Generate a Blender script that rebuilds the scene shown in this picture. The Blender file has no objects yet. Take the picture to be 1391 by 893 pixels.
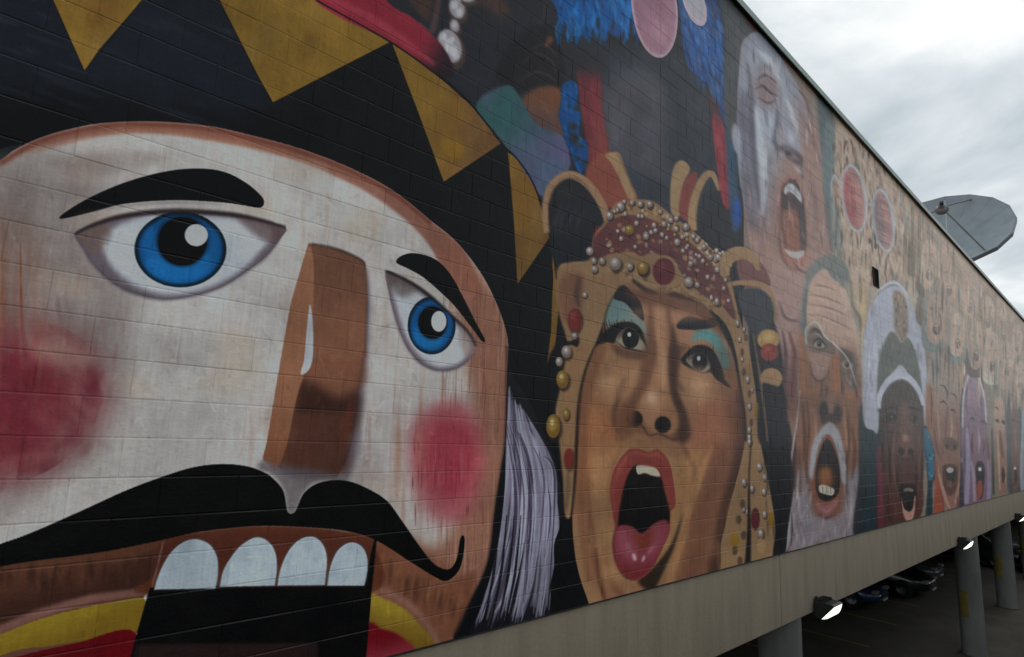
import bpy, bmesh, math, random
import numpy as np
from mathutils import Matrix, Vector
random.seed(7); RNG = np.random.default_rng(7)
C = bpy.context.scene.collection
sc = bpy.context.scene

# ------------------------------------------------------------------ camera, sky, sun, exposure
# World axes: the painted wall is the plane y = 0, x runs along it, z up; the viewer stands 3.69 m in front of it.
CAM_D = 3.6925
F_PX, CX, CY = 815.512, 695.5, 446.5                 # focal length in photo pixels (1391 x 893)
ROT = np.array([[0.71921071, 0.14617427, 0.67924151],
                [-0.6936192, 0.09427697, 0.71414583],
                [0.04035291, -0.98475628, 0.16919428]])   # columns: camera right, down, forward
cam_data = bpy.data.cameras.new('camera'); cam = bpy.data.objects.new('camera', cam_data); C.objects.link(cam)
cam_data.sensor_width = 36.0; cam_data.lens = F_PX / 1391 * 36.0
cam_data.clip_start = 0.05; cam_data.clip_end = 6000
M = Matrix.Identity(4)
for r in range(3):
    M[r][0] = ROT[r, 0]; M[r][1] = -ROT[r, 1]; M[r][2] = -ROT[r, 2]
M[0][3], M[1][3], M[2][3] = 0.0, -CAM_D, 0.0
cam.matrix_world = M
sc.camera = cam

SUN_EL, SUN_AZ = math.radians(48), math.radians(28)    # sun stands behind the building, veiled by cloud
world = bpy.data.worlds.new('World'); sc.world = world; world.use_nodes = True
wn, wl = world.node_tree.nodes, world.node_tree.links
wn.clear()
w_out = wn.new('ShaderNodeOutputWorld'); w_bg = wn.new('ShaderNodeBackground')
sky = wn.new('ShaderNodeTexSky'); sky.sky_type = 'NISHITA'; sky.sun_disc = False
sky.sun_elevation = SUN_EL; sky.sun_rotation = math.radians(90) - SUN_AZ
w_bg.inputs['Strength'].default_value = 0.10
tc = wn.new('ShaderNodeTexCoord'); sep = wn.new('ShaderNodeSeparateXYZ'); wl.new(tc.outputs['Generated'], sep.inputs[0])
def wmath(op, a, b=None):
    n = wn.new('ShaderNodeMath'); n.operation = op
    for i, v in enumerate((a, b)):
        if v is None: continue
        if isinstance(v, (int, float)): n.inputs[i].default_value = v
        else: wl.new(v, n.inputs[i])
    return n.outputs[0]
zz = wmath('ADD', wmath('MAXIMUM', sep.outputs['Z'], 0.0), 0.22)
comb = wn.new('ShaderNodeCombineXYZ')
wl.new(wmath('DIVIDE', sep.outputs['X'], zz), comb.inputs[0]); wl.new(wmath('DIVIDE', sep.outputs['Y'], zz), comb.inputs[1])
n1 = wn.new('ShaderNodeTexNoise'); n1.inputs['Scale'].default_value = 1.5; n1.inputs['Detail'].default_value = 7
n1.inputs['Roughness'].default_value = 0.52; n1.inputs['Distortion'].default_value = 0.35
wl.new(comb.outputs[0], n1.inputs['Vector'])
ramp = wn.new('ShaderNodeValToRGB'); wl.new(n1.outputs['Fac'], ramp.inputs[0])
e = ramp.color_ramp.elements
e[0].position = 0.37; e[0].color = (4.2, 4.85, 5.3, 1)
e[1].position = 0.66; e[1].color = (11.0, 11.0, 10.7, 1)
m_ = ramp.color_ramp.elements.new(0.50); m_.color = (6.5, 7.0, 7.35, 1)
n2 = wn.new('ShaderNodeTexNoise'); n2.inputs['Scale'].default_value = 1.1; n2.inputs['Detail'].default_value = 3
wl.new(comb.outputs[0], n2.inputs['Vector'])
r2 = wn.new('ShaderNodeValToRGB'); wl.new(n2.outputs['Fac'], r2.inputs[0])
r2.color_ramp.elements[0].position = 0.18; r2.color_ramp.elements[0].color = (0.75, 0.75, 0.75, 1)
r2.color_ramp.elements[1].position = 0.38; r2.color_ramp.elements[1].color = (1, 1, 1, 1)
mx = wn.new('ShaderNodeMixRGB'); wl.new(r2.outputs[0], mx.inputs[0]); wl.new(sky.outputs[0], mx.inputs[1]); wl.new(ramp.outputs[0], mx.inputs[2])
wl.new(mx.outputs[0], w_bg.inputs['Color']); wl.new(w_bg.outputs[0], w_out.inputs[0])

sun_l = bpy.data.lights.new('sun', 'SUN'); sun_l.energy = 0.8; sun_l.angle = math.radians(14); sun_l.color = (1.0, 0.95, 0.88)
sun = bpy.data.objects.new('sun', sun_l); C.objects.link(sun)
sd = Vector((math.cos(SUN_AZ) * math.cos(SUN_EL), math.sin(SUN_AZ) * math.cos(SUN_EL), math.sin(SUN_EL)))
sun.rotation_euler = sd.to_track_quat('Z', 'Y').to_euler(); sun.location = (30, 40, 60)

vs = sc.view_settings
sc.display_settings.display_device = 'sRGB'
vs.view_transform = 'Standard'; vs.look = 'None'; vs.exposure = 0.18; vs.gamma = 1.0; vs.use_curve_mapping = False
sc.cycles.max_bounces = 6; sc.cycles.use_denoising = True
# ------------------------------------------------------------------ the mural (paint on the wall, laid out in wall metres)
# Outlines are given in photo pixels, turned into metres on the wall, and brushed into one colour map over (x, z).
Z_BOT, N_COURSE, CH, BL = -1.536, 40, 0.2032, 0.4064
Z_TOP = Z_BOT + N_COURSE * CH
X0, X1, XA = -2.0, 62.0, 2.8
TK, TR = 800.0, 225.0
TW = int(TK * math.log((X1 + XA) / (X0 + XA))); TH = int((Z_TOP - Z_BOT) * TR)
T = np.zeros((TH, TW, 3), np.float32)

def px2wall(P):
    P = np.asarray(P, float); q = np.stack([P[:, 0] - CX, P[:, 1] - CY, np.full(len(P), F_PX)])
    r = ROT @ q; t = CAM_D / r[1]
    return r[0] * t, r[2] * t
def wall2tex(x, z):
    return TK * np.log((np.maximum(x, X0 - .7) + XA) / (X0 + XA)), (z - Z_BOT) * TR
def tex2px(c, r):
    x = np.exp(c / TK) * (X0 + XA) - XA; z = r / TR + Z_BOT
    q0 = ROT[0, 0] * x + ROT[1, 0] * CAM_D + ROT[2, 0] * z
    q1 = ROT[0, 1] * x + ROT[1, 1] * CAM_D + ROT[2, 1] * z
    q2 = ROT[0, 2] * x + ROT[1, 2] * CAM_D + ROT[2, 2] * z
    return q0 / q2 * F_PX + CX, q1 / q2 * F_PX + CY
OX, OY, OS = 0.0, 0.0, 1.0
def zoom(ox=0, oy=0, s=1.0):
    global OX, OY, OS
    OX, OY, OS = ox, oy, s
def P_(pts):
    return np.asarray(pts, float) / OS + [OX, OY]
def curve(P, closed, n=7):
    N = len(P); out = []
    t = np.linspace(0, 1, n, endpoint=False)[:, None]
    for i in range(N if closed else N - 1):
        if closed: a, b, c, d = P[i - 1], P[i], P[(i + 1) % N], P[(i + 2) % N]
        else: a, b, c, d = P[max(i - 1, 0)], P[i], P[i + 1], P[min(i + 2, N - 1)]
        out.append(.5 * (2 * b + (c - a) * t + (2 * a - 5 * b + 4 * c - d) * t ** 2 + (3 * b - a - 3 * c + d) * t ** 3))
    if not closed: out.append(P[-1:])
    return np.concatenate(out)
def straight(P, n=6):
    t = np.linspace(0, 1, n, endpoint=False)[:, None]
    return np.concatenate([P[i] + (P[(i + 1) % len(P)] - P[i]) * t for i in range(len(P))])
def box1(A, k, axis):
    k = int(k)
    if k < 1: return A
    pad = [(0, 0), (0, 0)]; pad[axis] = (k + 1, k)
    S = np.cumsum(np.pad(A, pad, mode='edge'), axis=axis, dtype=np.float64); n = 2 * k + 1
    if axis == 0: return ((S[n:] - S[:-n]) / n).astype(np.float32)
    return ((S[:, n:] - S[:, :-n]) / n).astype(np.float32)
def cover(tp, bx=0, by=0):
    px_, py_ = int(3 * bx + 2), int(3 * by + 2)
    c0 = max(int(tp[:, 0].min()) - px_, 0); c1 = min(int(tp[:, 0].max()) + px_ + 1, TW)
    r0 = max(int(tp[:, 1].min()) - py_, 0); r1 = min(int(tp[:, 1].max()) + py_ + 1, TH)
    if c1 <= c0 or r1 <= r0: return None
    A = np.zeros((r1 - r0, c1 - c0), np.float32); cols = np.arange(c0, c1, dtype=np.float32)[None]
    Q = np.roll(tp, -1, 0)
    for (xa, ya), (xb, yb) in zip(tp, Q):
        if ya == yb: continue
        s = 1.0 if yb > ya else -1.0
        lo, hi = (ya, yb) if ya < yb else (yb, ya)
        i0, i1 = max(int(math.floor(lo)), r0), min(int(math.ceil(hi)), r1)
        if i1 <= i0: continue
        rr = np.arange(i0, i1)
        w = np.minimum(rr + 1, hi) - np.maximum(rr, lo)
        xc = xa + (np.clip(rr + .5, lo, hi) - ya) * (xb - xa) / (yb - ya)
        m_ = np.maximum(1.0, abs((xb - xa) / (yb - ya)) * w)
        A[i0 - r0:i1 - r0] += (s * w)[:, None] * np.clip((cols - xc[:, None]) / m_[:, None] + .5, 0, 1)
    A = np.clip(np.abs(A), 0, 1)
    for _ in range(3):
        A = box1(A, round(bx * .62), 1); A = box1(A, round(by * .62), 0)
    return c0, c1, r0, r1, A
CLIPS = {}
def _paint(Pp, col, blur=0, a=1.0, grad=None, clip=None):
    x, z = px2wall(Pp); tp = np.stack(wall2tex(x, z), 1)
    bx = by = 0
    if blur:
        m = Pp.mean(0)[None]; d = np.concatenate([m, m + [1, 0], m + [0, 1]])
        xx, zz_ = px2wall(d); c, r = wall2tex(xx, zz_)
        bx, by = abs(c[1] - c[0]) * blur, abs(r[2] - r[0]) * blur
    R = cover(tp, bx, by)
    if R is None: return
    c0, c1, r0, r1, A = R
    if clip is not None:
        key = (len(clip), float(clip[0, 0]), float(clip[0, 1]), float(clip[-1, 0]))
        if key not in CLIPS:
            xk, zk = px2wall(clip); CLIPS[key] = cover(np.stack(wall2tex(xk, zk), 1))
        RC = CLIPS[key]
        if RC is None: return
        full = np.zeros_like(A); k0, k1, j0, j1, B = RC
        a0, a1, b0, b1 = max(c0, k0), min(c1, k1), max(r0, j0), min(r1, j1)
        if a1 <= a0 or b1 <= b0: return
        full[b0 - r0:b1 - r0, a0 - c0:a1 - c0] = B[b0 - j0:b1 - j0, a0 - k0:a1 - k0]
        A = A * full
    col = np.asarray(col, np.float32)
    if grad is not None:                               # grad = (colour2, (x,y) start, (x,y) end) in the current zoom frame
        c2, g0, g1 = grad; g0, g1 = P_([g0])[0], P_([g1])[0]
        cc, rr = np.meshgrid(np.arange(c0, c1) + .5, np.arange(r0, r1) + .5)
        X, Y = tex2px(cc, rr); v = g1 - g0
        t = np.clip(((X - g0[0]) * v[0] + (Y - g0[1]) * v[1]) / (v @ v), 0, 1)[..., None]
        t = t * t * (3 - 2 * t)
        col = col * (1 - t) + np.asarray(c2, np.float32) * t
    A = (A * a)[..., None]
    T[r0:r1, c0:c1] = T[r0:r1, c0:c1] * (1 - A) + col * A
def _clip(c):
    if c is None: return None
    if isinstance(c, tuple): return straight(P_(c[1]))
    return curve(P_(c), True)
def fill(pts, col, blur=0, a=1.0, grad=None, sm=True, clip=None):
    P = P_(pts); P = curve(P, True) if sm else straight(P)
    _paint(P, col, blur, a, grad, _clip(clip))
def ell(x, y, rx, ry, col, blur=0, a=1.0, rot=0, grad=None, clip=None):
    t = np.linspace(0, 2 * math.pi, 48, endpoint=False); cr, sr = math.cos(rot), math.sin(rot)
    u, v = rx * np.cos(t), ry * np.sin(t)
    _paint(P_(np.stack([x + u * cr - v * sr, y + u * sr + v * cr], 1)), col, blur, a, grad, _clip(clip))
def stroke(pts, w, col, blur=0, a=1.0, clip=None):
    P = curve(P_(pts), False, 6); n = len(P)
    w = np.interp(np.linspace(0, 1, n), np.linspace(0, 1, len(np.atleast_1d(w))), np.atleast_1d(w)) / OS * .5
    d = np.gradient(P, axis=0); d /= np.maximum(np.linalg.norm(d, axis=1, keepdims=True), 1e-6)
    nrm = np.stack([-d[:, 1], d[:, 0]], 1) * w[:, None]
    _paint(np.concatenate([P + nrm, (P - nrm)[::-1]]), col, blur, a, None, _clip(clip))
def pearl(x, y, r, gold=False, ry=None):
    ry = ry or r * 1.15
    ell(x + r * .25, y + r * .4, r * 1.1, ry * 1.1, (60, 45, 42), r * .12 / OS, .8)
    ell(x, y, r, ry, (150, 112, 45) if gold else (150, 128, 118), 0, 1)
    ell(x - r * .12, y - ry * .2, r * .65, ry * .62, (178, 145, 70) if gold else (190, 180, 176), r * .15 / OS, 1)
    ell(x - r * .15, y - ry * .3, r * .3, ry * .28, (215, 195, 140) if gold else (225, 222, 220), 0, 1)
def vnoise(h, w, cell_r, cell_c, seed):
    g = np.random.default_rng(seed).random((int(h / cell_r) + 3, int(w / cell_c) + 3)).astype(np.float32)
    r = np.arange(h) / cell_r; c = np.arange(w) / cell_c
    ri, ci = r.astype(int), c.astype(int); fr, fc = (r - ri)[:, None], (c - ci)[None]
    fr = fr * fr * (3 - 2 * fr); fc = fc * fc * (3 - 2 * fc)
    return (g[ri][:, ci] * (1 - fr) * (1 - fc) + g[ri + 1][:, ci] * fr * (1 - fc) + g[ri][:, ci + 1] * (1 - fr) * fc + g[ri + 1][:, ci + 1] * fr * fc)

def mottle(pts, cols, n, seed, size=(3, 10), a=.25, blur=2, tilt=0.0, length=1.0, sharp=False):
    """dry-brush dabs inside an outline"""
    rg = random.Random(seed); P = np.asarray(pts, float); lo, hi = P.min(0), P.max(0); cl = ('s', pts) if sharp else pts
    for _ in range(n):
        x, y = rg.uniform(lo[0], hi[0]), rg.uniform(lo[1], hi[1]); r = rg.uniform(*size)
        ell(x, y, r, r * length, rg.choice(cols), blur, a * rg.uniform(.5, 1), rot=tilt + rg.uniform(-.3, .3), clip=cl)

def paint_mural():
    INK = (17, 18, 21)
    T[:] = (24, 26, 31)
    # ---- far crowd wash: warm stone tones with vertical streaks
    zoom()
    fill([(985, -400), (1000, 200), (1010, 480), (1060, 560), (1075, 745), (1200, 715), (1300, 690), (1391, 668), (1480, 643), (1520, 633), (1520, 580), (1391, 436), (1205, 230), (1100, 110)], (150, 130, 116), sm=False)
    fill([(1130, 150), (1391, 400), (1540, 590), (1540, 625), (1391, 520), (1260, 470), (1150, 420)], (196, 172, 148), 14, .85)  # paler upper zone, the wall's gloss put into its colour
    rg = random.Random(3)
    for k in range(760):
        x = rg.uniform(1125, 1535); top = 1.105 * (x - 996); bot = 893 - .2625 * (x - 526)
        y = rg.uniform(top, top + (bot - top) * .62); L = rg.uniform(.04, .17) * (bot - top)
        col = rg.choice([(92, 72, 60), (115, 94, 80), (214, 194, 170), (190, 152, 130), (96, 106, 100), (170, 134, 116), (222, 208, 190), (66, 54, 50), (136, 146, 144), (178, 112, 94), (214, 184, 128), (200, 176, 150)])
        stroke([(x, y), (x + rg.uniform(-2, 2), y + L * .5), (x + rg.uniform(-2, 2), y + L)], [1, rg.uniform(1.5, 6) * (1545 - x) / 260, 1], col, .9, rg.uniform(.35, .9))
    # ---- upper left: crimson band, jewelled sitter, drapery, blue feathers
    fill([(560, -300), (900, -200), (985, -20), (1000, 100), (1010, 330), (990, 400), (800, 330), (690, 205), (640, 140), (560, 60), (500, -60)], (50, 52, 60))
    zoom(700, 0, 2.977)
    fill([(340, 250), (600, 210), (760, 330), (800, 520), (830, 700), (700, 900), (450, 800), (360, 600)], (62, 68, 78), 8)
    fill([(360, 340), (580, 300), (590, 660), (470, 680), (380, 600)], (104, 98, 108), 14, .85)
    mottle([(340, 250), (600, 210), (760, 330), (800, 520), (830, 700), (700, 900), (450, 800), (360, 600)], [(86, 92, 104), (56, 60, 70), (116, 110, 116)], 70, 5, (20, 60), .22, 5)
    fill([(0, 150), (120, 100), (190, 200), (190, 350), (100, 350), (0, 370), (-80, 300)], (40, 38, 44), 3)
    fill([(20, 410), (110, 350), (185, 365), (180, 470), (195, 555), (90, 520)], (132, 82, 58), 3, 1, ((110, 84, 80), (150, 380), (90, 520)))
    zoom()
    fill([(646, 145), (672, 122), (692, 116), (706, 132), (728, 168), (764, 186), (774, 216), (770, 232), (742, 262), (730, 262), (700, 218), (676, 184)], (62, 108, 110), 1, 1, ((112, 108, 148), (690, 150), (758, 225)))
    fill([(728, 215), (772, 226), (745, 268), (735, 270)], (92, 116, 142), 5, .7)
    mottle([(646, 145), (692, 116), (728, 168), (764, 186), (774, 216), (742, 262), (700, 218)], [(70, 100, 118), (120, 112, 150), (54, 92, 96)], 40, 8, (5, 14), .25, 3)
    zoom(700, 0, 2.977)
    for pts in ([(20, 260), (80, 215), (150, 250), (160, 300)], [(60, 200), (120, 180), (170, 230)], [(100, 100), (115, 60), (118, 10)], [(10, 330), (90, 290), (170, 330)]):
        stroke(pts, [3, 9, 3], (92, 70, 66), 1, .7)
    stroke([(120, 190), (140, 160), (150, 150)], [10, 30, 8], (140, 84, 72), 1.5, .8)
    # blue feathers
    fill([(160, -60), (180, 60), (230, 110), (300, 150), (340, 100), (420, 150), (490, 60), (520, -80)], (18, 92, 160), 2)
    rg = random.Random(11)
    for k in range(46):
        x, y = rg.uniform(170, 480), rg.uniform(-140, 70)
        dx = rg.uniform(-30, 40)
        stroke([(x, y), (x + dx * .5, y + 60), (x + dx, y + rg.uniform(95, 135))], [8, 24, 8], rg.choice([(0, 104, 178), (12, 84, 150), (30, 124, 190), (6, 60, 116)]), .6, .9)
    fill([(660, -60), (668, 90), (680, 200), (705, 285), (760, 320), (800, 370), (825, 450), (850, 510), (862, 480), (845, 380), (838, 240), (838, 100), (800, -20), (760, -120)], (44, 92, 156), 1)
    mottle([(660, -60), (668, 90), (705, 285), (800, 370), (850, 510), (845, 380), (838, 100), (760, -120)], [(62, 110, 172), (30, 70, 130), (76, 104, 150)], 60, 4, (6, 16), .4, 1.5, .4, 3)
    rg = random.Random(12)
    for k in range(120):
        t = rg.random(); x = 675 + 150 * rg.random() + 20 * t; y = -40 + 380 * t + rg.uniform(-20, 20)
        if x < 670 + max(0, y - 200) * .55: continue
        stroke([(x, y), (x + rg.uniform(-4, 14), y + 30), (x + rg.uniform(0, 26), y + rg.uniform(50, 90))], [3, rg.uniform(8, 18), 3], rg.choice([(30, 84, 150), (70, 120, 182), (48, 98, 162), (24, 60, 116), (92, 132, 184), (64, 76, 110)]), .8, .7)
    for k in range(70):
        x = rg.uniform(160, 490); y = rg.uniform(-60, 110)
        stroke([(x, y), (x + rg.uniform(-20, 26), y + rg.uniform(40, 90))], [3, rg.uniform(8, 18), 3], rg.choice([(0, 116, 200), (0, 104, 186), (36, 138, 214)]), .7, .85)
    for k in range(40):
        x = rg.uniform(690, 830); y = rg.uniform(-20, 260)
        if x < 680 + max(0, y - 180) * .6: continue
        stroke([(x, y), (x + rg.uniform(0, 20), y + rg.uniform(40, 80))], [3, rg.uniform(7, 15), 3], rg.choice([(40, 112, 190), (62, 130, 200), (28, 96, 176)]), .7, .8)
    for k in range(30):
        x = rg.uniform(150, 520); y = rg.uniform(40, 130)
        stroke([(x, y), (x + rg.uniform(-16, 22), y + rg.uniform(40, 90))], [3, rg.uniform(7, 16), 3], rg.choice([(0, 96, 168), (20, 78, 140), (56, 58, 66), (44, 46, 54), (36, 110, 176)]), .8, .8)
    ell(562, 30, 92, 205, (205, 172, 186), 0, 1, -.12); ell(562, 26, 84, 196, (172, 124, 142), 1.5, 1, -.12, ((190, 142, 158), (500, 50), (620, 180)))
    mottle([(480, -60), (510, 100), (590, 220), (645, 130), (640, -40)], [(186, 140, 156), (156, 106, 128)], 30, 6, (10, 26), .2, 3)
    ell(722, 10, 42, 100, (202, 182, 192), 0, 1, -.35); ell(720, 0, 34, 88, (182, 176, 186), 1, 1, -.35)
    # red straps and the blue rope
    fill([(252, 250), (335, 255), (352, 450), (378, 620), (330, 680), (288, 690), (285, 560), (262, 420)], (142, 58, 66), 3, 1, ((148, 74, 68), (300, 300), (330, 700)))
    fill([(255, 330), (290, 330), (320, 640), (290, 660), (270, 450)], (112, 44, 56), 5, .6)
    for k in range(24):
        x, y = rg.uniform(262, 350), rg.uniform(300, 620); stroke([(x, y), (x + 12, y + rg.uniform(40, 110))], [2, 9, 2], rg.choice([(164, 78, 82), (118, 46, 58), (150, 66, 72)]), 1.5, .45)
    fill([(225, 190), (370, 190), (360, 290), (300, 300), (240, 290)], (52, 53, 61), 10, .97)
    fill([(288, 680), (375, 610), (440, 700), (490, 810), (370, 840), (300, 760)], (158, 84, 68), 1.5)
    fill([(795, 470), (838, 490), (862, 640), (872, 830), (838, 822), (810, 640)], (168, 62, 76), 1.2)
    for k in range(12):
        x, y = rg.uniform(805, 850), rg.uniform(520, 740); stroke([(x, y), (x + 8, y + rg.uniform(40, 80))], [2, 8, 2], rg.choice([(184, 86, 94), (140, 50, 64)]), 1, .5)
    fill([(775, 380), (820, 420), (835, 500), (800, 480)], (112, 66, 72), 4, .7)
    fill([(850, 500), (880, 520), (905, 893), (870, 893)], (58, 98, 128), 3, .9)
    ell(895, 860, 18, 60, (36, 92, 176), 1.5)
    fill([(850, 380), (890, 370), (900, 500), (870, 520), (850, 470)], (132, 96, 76), 4, .9)
    ROPE = [(190, 345), (222, 326), (248, 345), (250, 420), (264, 470), (256, 545), (286, 570), (293, 622), (280, 682), (262, 702), (240, 664), (222, 612), (206, 588), (190, 520), (174, 470), (184, 410)]
    fill(ROPE, (10, 84, 150), 1)
    rg = random.Random(14)
    for k in range(60):
        i = rg.randrange(len(ROPE)); x = (ROPE[i][0] * .5 + 232 * .5) + rg.uniform(-24, 24); y = ROPE[i][1] + rg.uniform(-30, 30)
        stroke([(x, y), (x + rg.uniform(-10, 12), y + rg.uniform(16, 46))], [3, rg.uniform(8, 22), 3], rg.choice([(0, 108, 186), (0, 98, 172), (30, 128, 200), (14, 60, 112), (6, 76, 138)]), 1, .7, clip=ROPE)
    for (x, y, w) in [(246, 440, 16), (232, 512, 20), (262, 588, 12), (250, 640, 12), (280, 655, 14), (238, 560, 26), (214, 430, 10)]:
        ell(x, y, w, w * .8, (58, 60, 62), 2, .8, rg.uniform(-1, 1)); ell(x + 4, y, w * .5, w * .4, (44, 40, 48), 1.5, .8)
    # ---- jewelled sitter at the top
    zoom(350, 0, 2.977)
    fill([(600, -40), (640, 40), (690, 80), (710, -40)], (92, 66, 58), 4, .9)
    stroke([(650, 90), (700, 130), (720, 60), (735, -20)], [10, 26, 20], (120, 82, 80), 2, .7)
    fill([(850, -20), (930, 40), (990, 70), (1020, 40), (960, -30)], (96, 66, 58), 5, .8)
    for (x, y, rx, ry, t) in [(805, 35, 34, 50, -.3), (795, 108, 21, 30, -.2), (776, 190, 50, 78, -.35), (850, 0, 30, 14, 0)]:
        ell(x + 5, y + 10, rx * 1.12, ry * 1.08, (92, 72, 66), 1, 1, t); ell(x, y - 4, rx * .9, ry * .9, (176, 168, 172), 1.5, 1, t)
    for (x, y, r) in [(750, 150, 14), (770, 175, 16), (790, 205, 18), (765, 200, 10), (800, 225, 12), (795, 20, 14), (815, 50, 14), (795, 100, 9), (785, 160, 10)]:
        ell(x, y, r, r * 1.3, (212, 210, 214), 1.2, .9)
    # ---- tall hat of the nutcracker figure
    zoom()
    fill([(-900, -700), (-900, 330), (-150, 300), (0, 222), (140, 168), (350, 188), (540, 264), (640, 350), (690, 460), (700, 520), (744, 600), (768, 740), (800, 826), (842, 806), (800, 640), (780, 540), (760, 480), (749, 330), (724, 252), (681, 195), (592, 101), (530, 57), (429, 0), (340, -80), (150, -420)], (22, 24, 29), sm=False)
    fill([(-200, -200), (150, -150), (330, 20), (420, 110), (300, 150), (120, 120), (-100, 90)], (40, 47, 60), 26, .75)
    rg = random.Random(21)
    for k in range(90):
        x, y = rg.uniform(-40, 420), rg.uniform(-60, 150); L = rg.uniform(25, 90)
        stroke([(x, y), (x + L, y + L * .32)], [1, rg.uniform(3, 9), 1], rg.choice([(56, 66, 82), (36, 43, 54), (22, 26, 32), (66, 76, 90)]), 2.5, .28)
    G1, G2 = (162, 124, 46), (128, 92, 46)
    def gold(pts, seed, g=None):
        fill(pts, G1, .4, 1, g, sm=False)
        mottle(pts, [(168, 134, 74), (132, 96, 42), (150, 104, 40), (112, 80, 44)], 46, seed, (6, 22), .22, 4, .5, 2, True)
    gold([(52, -60), (71, 0), (114, 97), (134, 67), (193, 0), (240, -60)], 31)
    gold([(270, -60), (297, 0), (350, 104), (370, 140), (478, 84), (531, 57), (429, 0), (340, -80)], 32)
    gold([(531, 58), (566, 150), (602, 248), (681, 195), (639, 143), (592, 101)], 33, ((134, 96, 60), (570, 160), (670, 170)))
    fill([(600, 190), (630, 195), (626, 214), (608, 212)], (176, 132, 30), 4, .6)
    gold([(689, 206), (697, 300), (702, 388), (746, 324), (738, 285), (725, 254), (702, 218)], 34, ((132, 94, 44), (700, 260), (745, 320)))
    gold([(749, 335), (757, 370), (759, 412), (753, 478), (743, 494), (748, 454), (751, 380)], 35)
    for q in ([(52, -60), (71, 0), (114, 97), (193, 0)], [(297, 0), (350, 104), (370, 140), (478, 84), (531, 57)], [(531, 58), (566, 150), (602, 248), (681, 195)], [(689, 206), (697, 300), (702, 388), (746, 324)]):
        for a_, b_ in zip(q[:-1], q[1:]): stroke([a_, b_], 1.6, (20, 20, 22), .5, .7)
    fill([(420, -6), (531, 57), (592, 101), (616, 98), (600, 62), (560, 24), (520, -6), (470, -120), (330, -150)], (172, 48, 68), .8, 1, ((52, 36, 46), (560, 60), (612, 92)))
    stroke([(430, -10), (500, 22), (556, 62), (590, 88)], [6, 12, 4], (198, 74, 92), 3, .7)
    stroke([(429, 0), (531, 58), (592, 101), (640, 143), (682, 196), (702, 216), (726, 254), (748, 326), (756, 380)], 2.2, (22, 20, 24), .5, .9)
    # upper mural, above the picture: simple crowns and drapery so that the wall goes on
    fill([(-700, -900), (100, -420), (330, -150), (60, -120), (-300, -150)], (120, 40, 56), 10, .9)
    fill([(300, -500), (700, -420), (960, -140), (700, -160), (450, -200)], (70, 60, 66), 20, .9)

    # ---- nutcracker face
    FACE = [(-40, 242), (0, 218), (20, 203), (57, 186), (100, 174), (141, 167), (208, 165), (282, 171), (350, 186), (417, 205), (484, 232), (538, 262), (585, 300), (619, 328), (652, 370), (675, 415), (689, 461), (688, 508), (685, 600), (681, 630), (672, 690), (665, 748), (656, 781), (639, 815), (615, 865), (590, 905), (200, 1000), (-300, 1000), (-420, 700), (-300, 380), (-120, 280)]
    fill(FACE, (210, 202, 196))
    def onface(pts, *a, **k): fill(pts, *a, clip=FACE, **k)
    onface([(-200, 250), (60, 215), (150, 260), (120, 330), (170, 420), (150, 560), (60, 660), (-200, 760)], (146, 128, 124), 30, a=.75)
    onface([(-100, 300), (40, 300), (60, 460), (-100, 460)], (150, 118, 104), 16, a=.5)
    onface([(70, 220), (160, 205), (230, 215), (120, 240)], (164, 148, 142), 8, a=.6)
    mottle([(-60, 260), (140, 190), (330, 200), (520, 280), (560, 400), (520, 620), (300, 640), (60, 700), (-60, 720)], [(216, 210, 208), (184, 172, 170), (206, 192, 184), (192, 178, 180), (222, 218, 218)], 260, 41, (8, 26), .2, 6)
    rg = random.Random(43)
    for k in range(150):
        x, y = rg.uniform(-20, 560), rg.uniform(220, 700); L = rg.uniform(14, 60); d = rg.uniform(-.9, .9)
        stroke([(x, y), (x + L * math.sin(d), y + L * math.cos(d))], [1, rg.uniform(2, 6), 1], rg.choice([(220, 214, 214), (176, 164, 164), (196, 180, 172)]), 2.2, .22, clip=FACE)
    # wood-toned flank at the temple and jaw
    onface([(600, 330), (660, 380), (700, 470), (700, 640), (690, 760), (640, 860), (500, 900), (510, 720), (600, 740), (640, 600), (630, 480)], (172, 120, 98), 12)
    onface([(480, 700), (560, 740), (640, 800), (640, 900), (480, 910)], (150, 96, 74), 8)
    BAND_IN = [(30, 209), (77, 196), (134, 184), (201, 180), (275, 188), (350, 203), (417, 223), (484, 253), (541, 291), (580, 330), (610, 380)]
    fill([(-60, 262), (-40, 242), (0, 218), (57, 186), (141, 167), (208, 165), (282, 171), (350, 186), (417, 205), (484, 232), (538, 262), (585, 300), (630, 340), (655, 400), (640, 400)] + BAND_IN[::-1], (164, 104, 84), 2.6, .9, clip=FACE)
    stroke([(0, 222), (57, 190), (141, 171), (208, 169), (282, 175), (350, 190), (417, 209), (484, 236), (538, 266), (585, 304)], [5, 7, 6], (140, 74, 56), 2, .7, clip=FACE)
    stroke([(40, 208), (134, 183), (201, 178), (275, 186), (350, 200), (417, 220), (484, 250)], [3, 6, 3], (190, 126, 100), 2, .6, clip=FACE)
    rg = random.Random(45)
    for k in range(120):
        x = rg.uniform(596, 690); y = rg.uniform(340, 760); L = rg.uniform(40, 150)
        stroke([(x, y), (x + rg.uniform(-2, 2), y + L * .5), (x - L * .03, y + L)], [.6, rg.uniform(1.2, 3.2), .6], rg.choice([(140, 88, 70), (192, 146, 122), (120, 74, 60), (180, 120, 92), (204, 162, 140)]), .7, .45, clip=FACE)
    for k in range(26):
        x = rg.uniform(528, 600); y = rg.uniform(500, 600)
        stroke([(x, y), (x - 1, y + rg.uniform(80, 190))], [.8, 2.4, .8], rg.choice([(182, 126, 100), (196, 150, 130), (204, 176, 164)]), 1, .5, clip=FACE)
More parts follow.
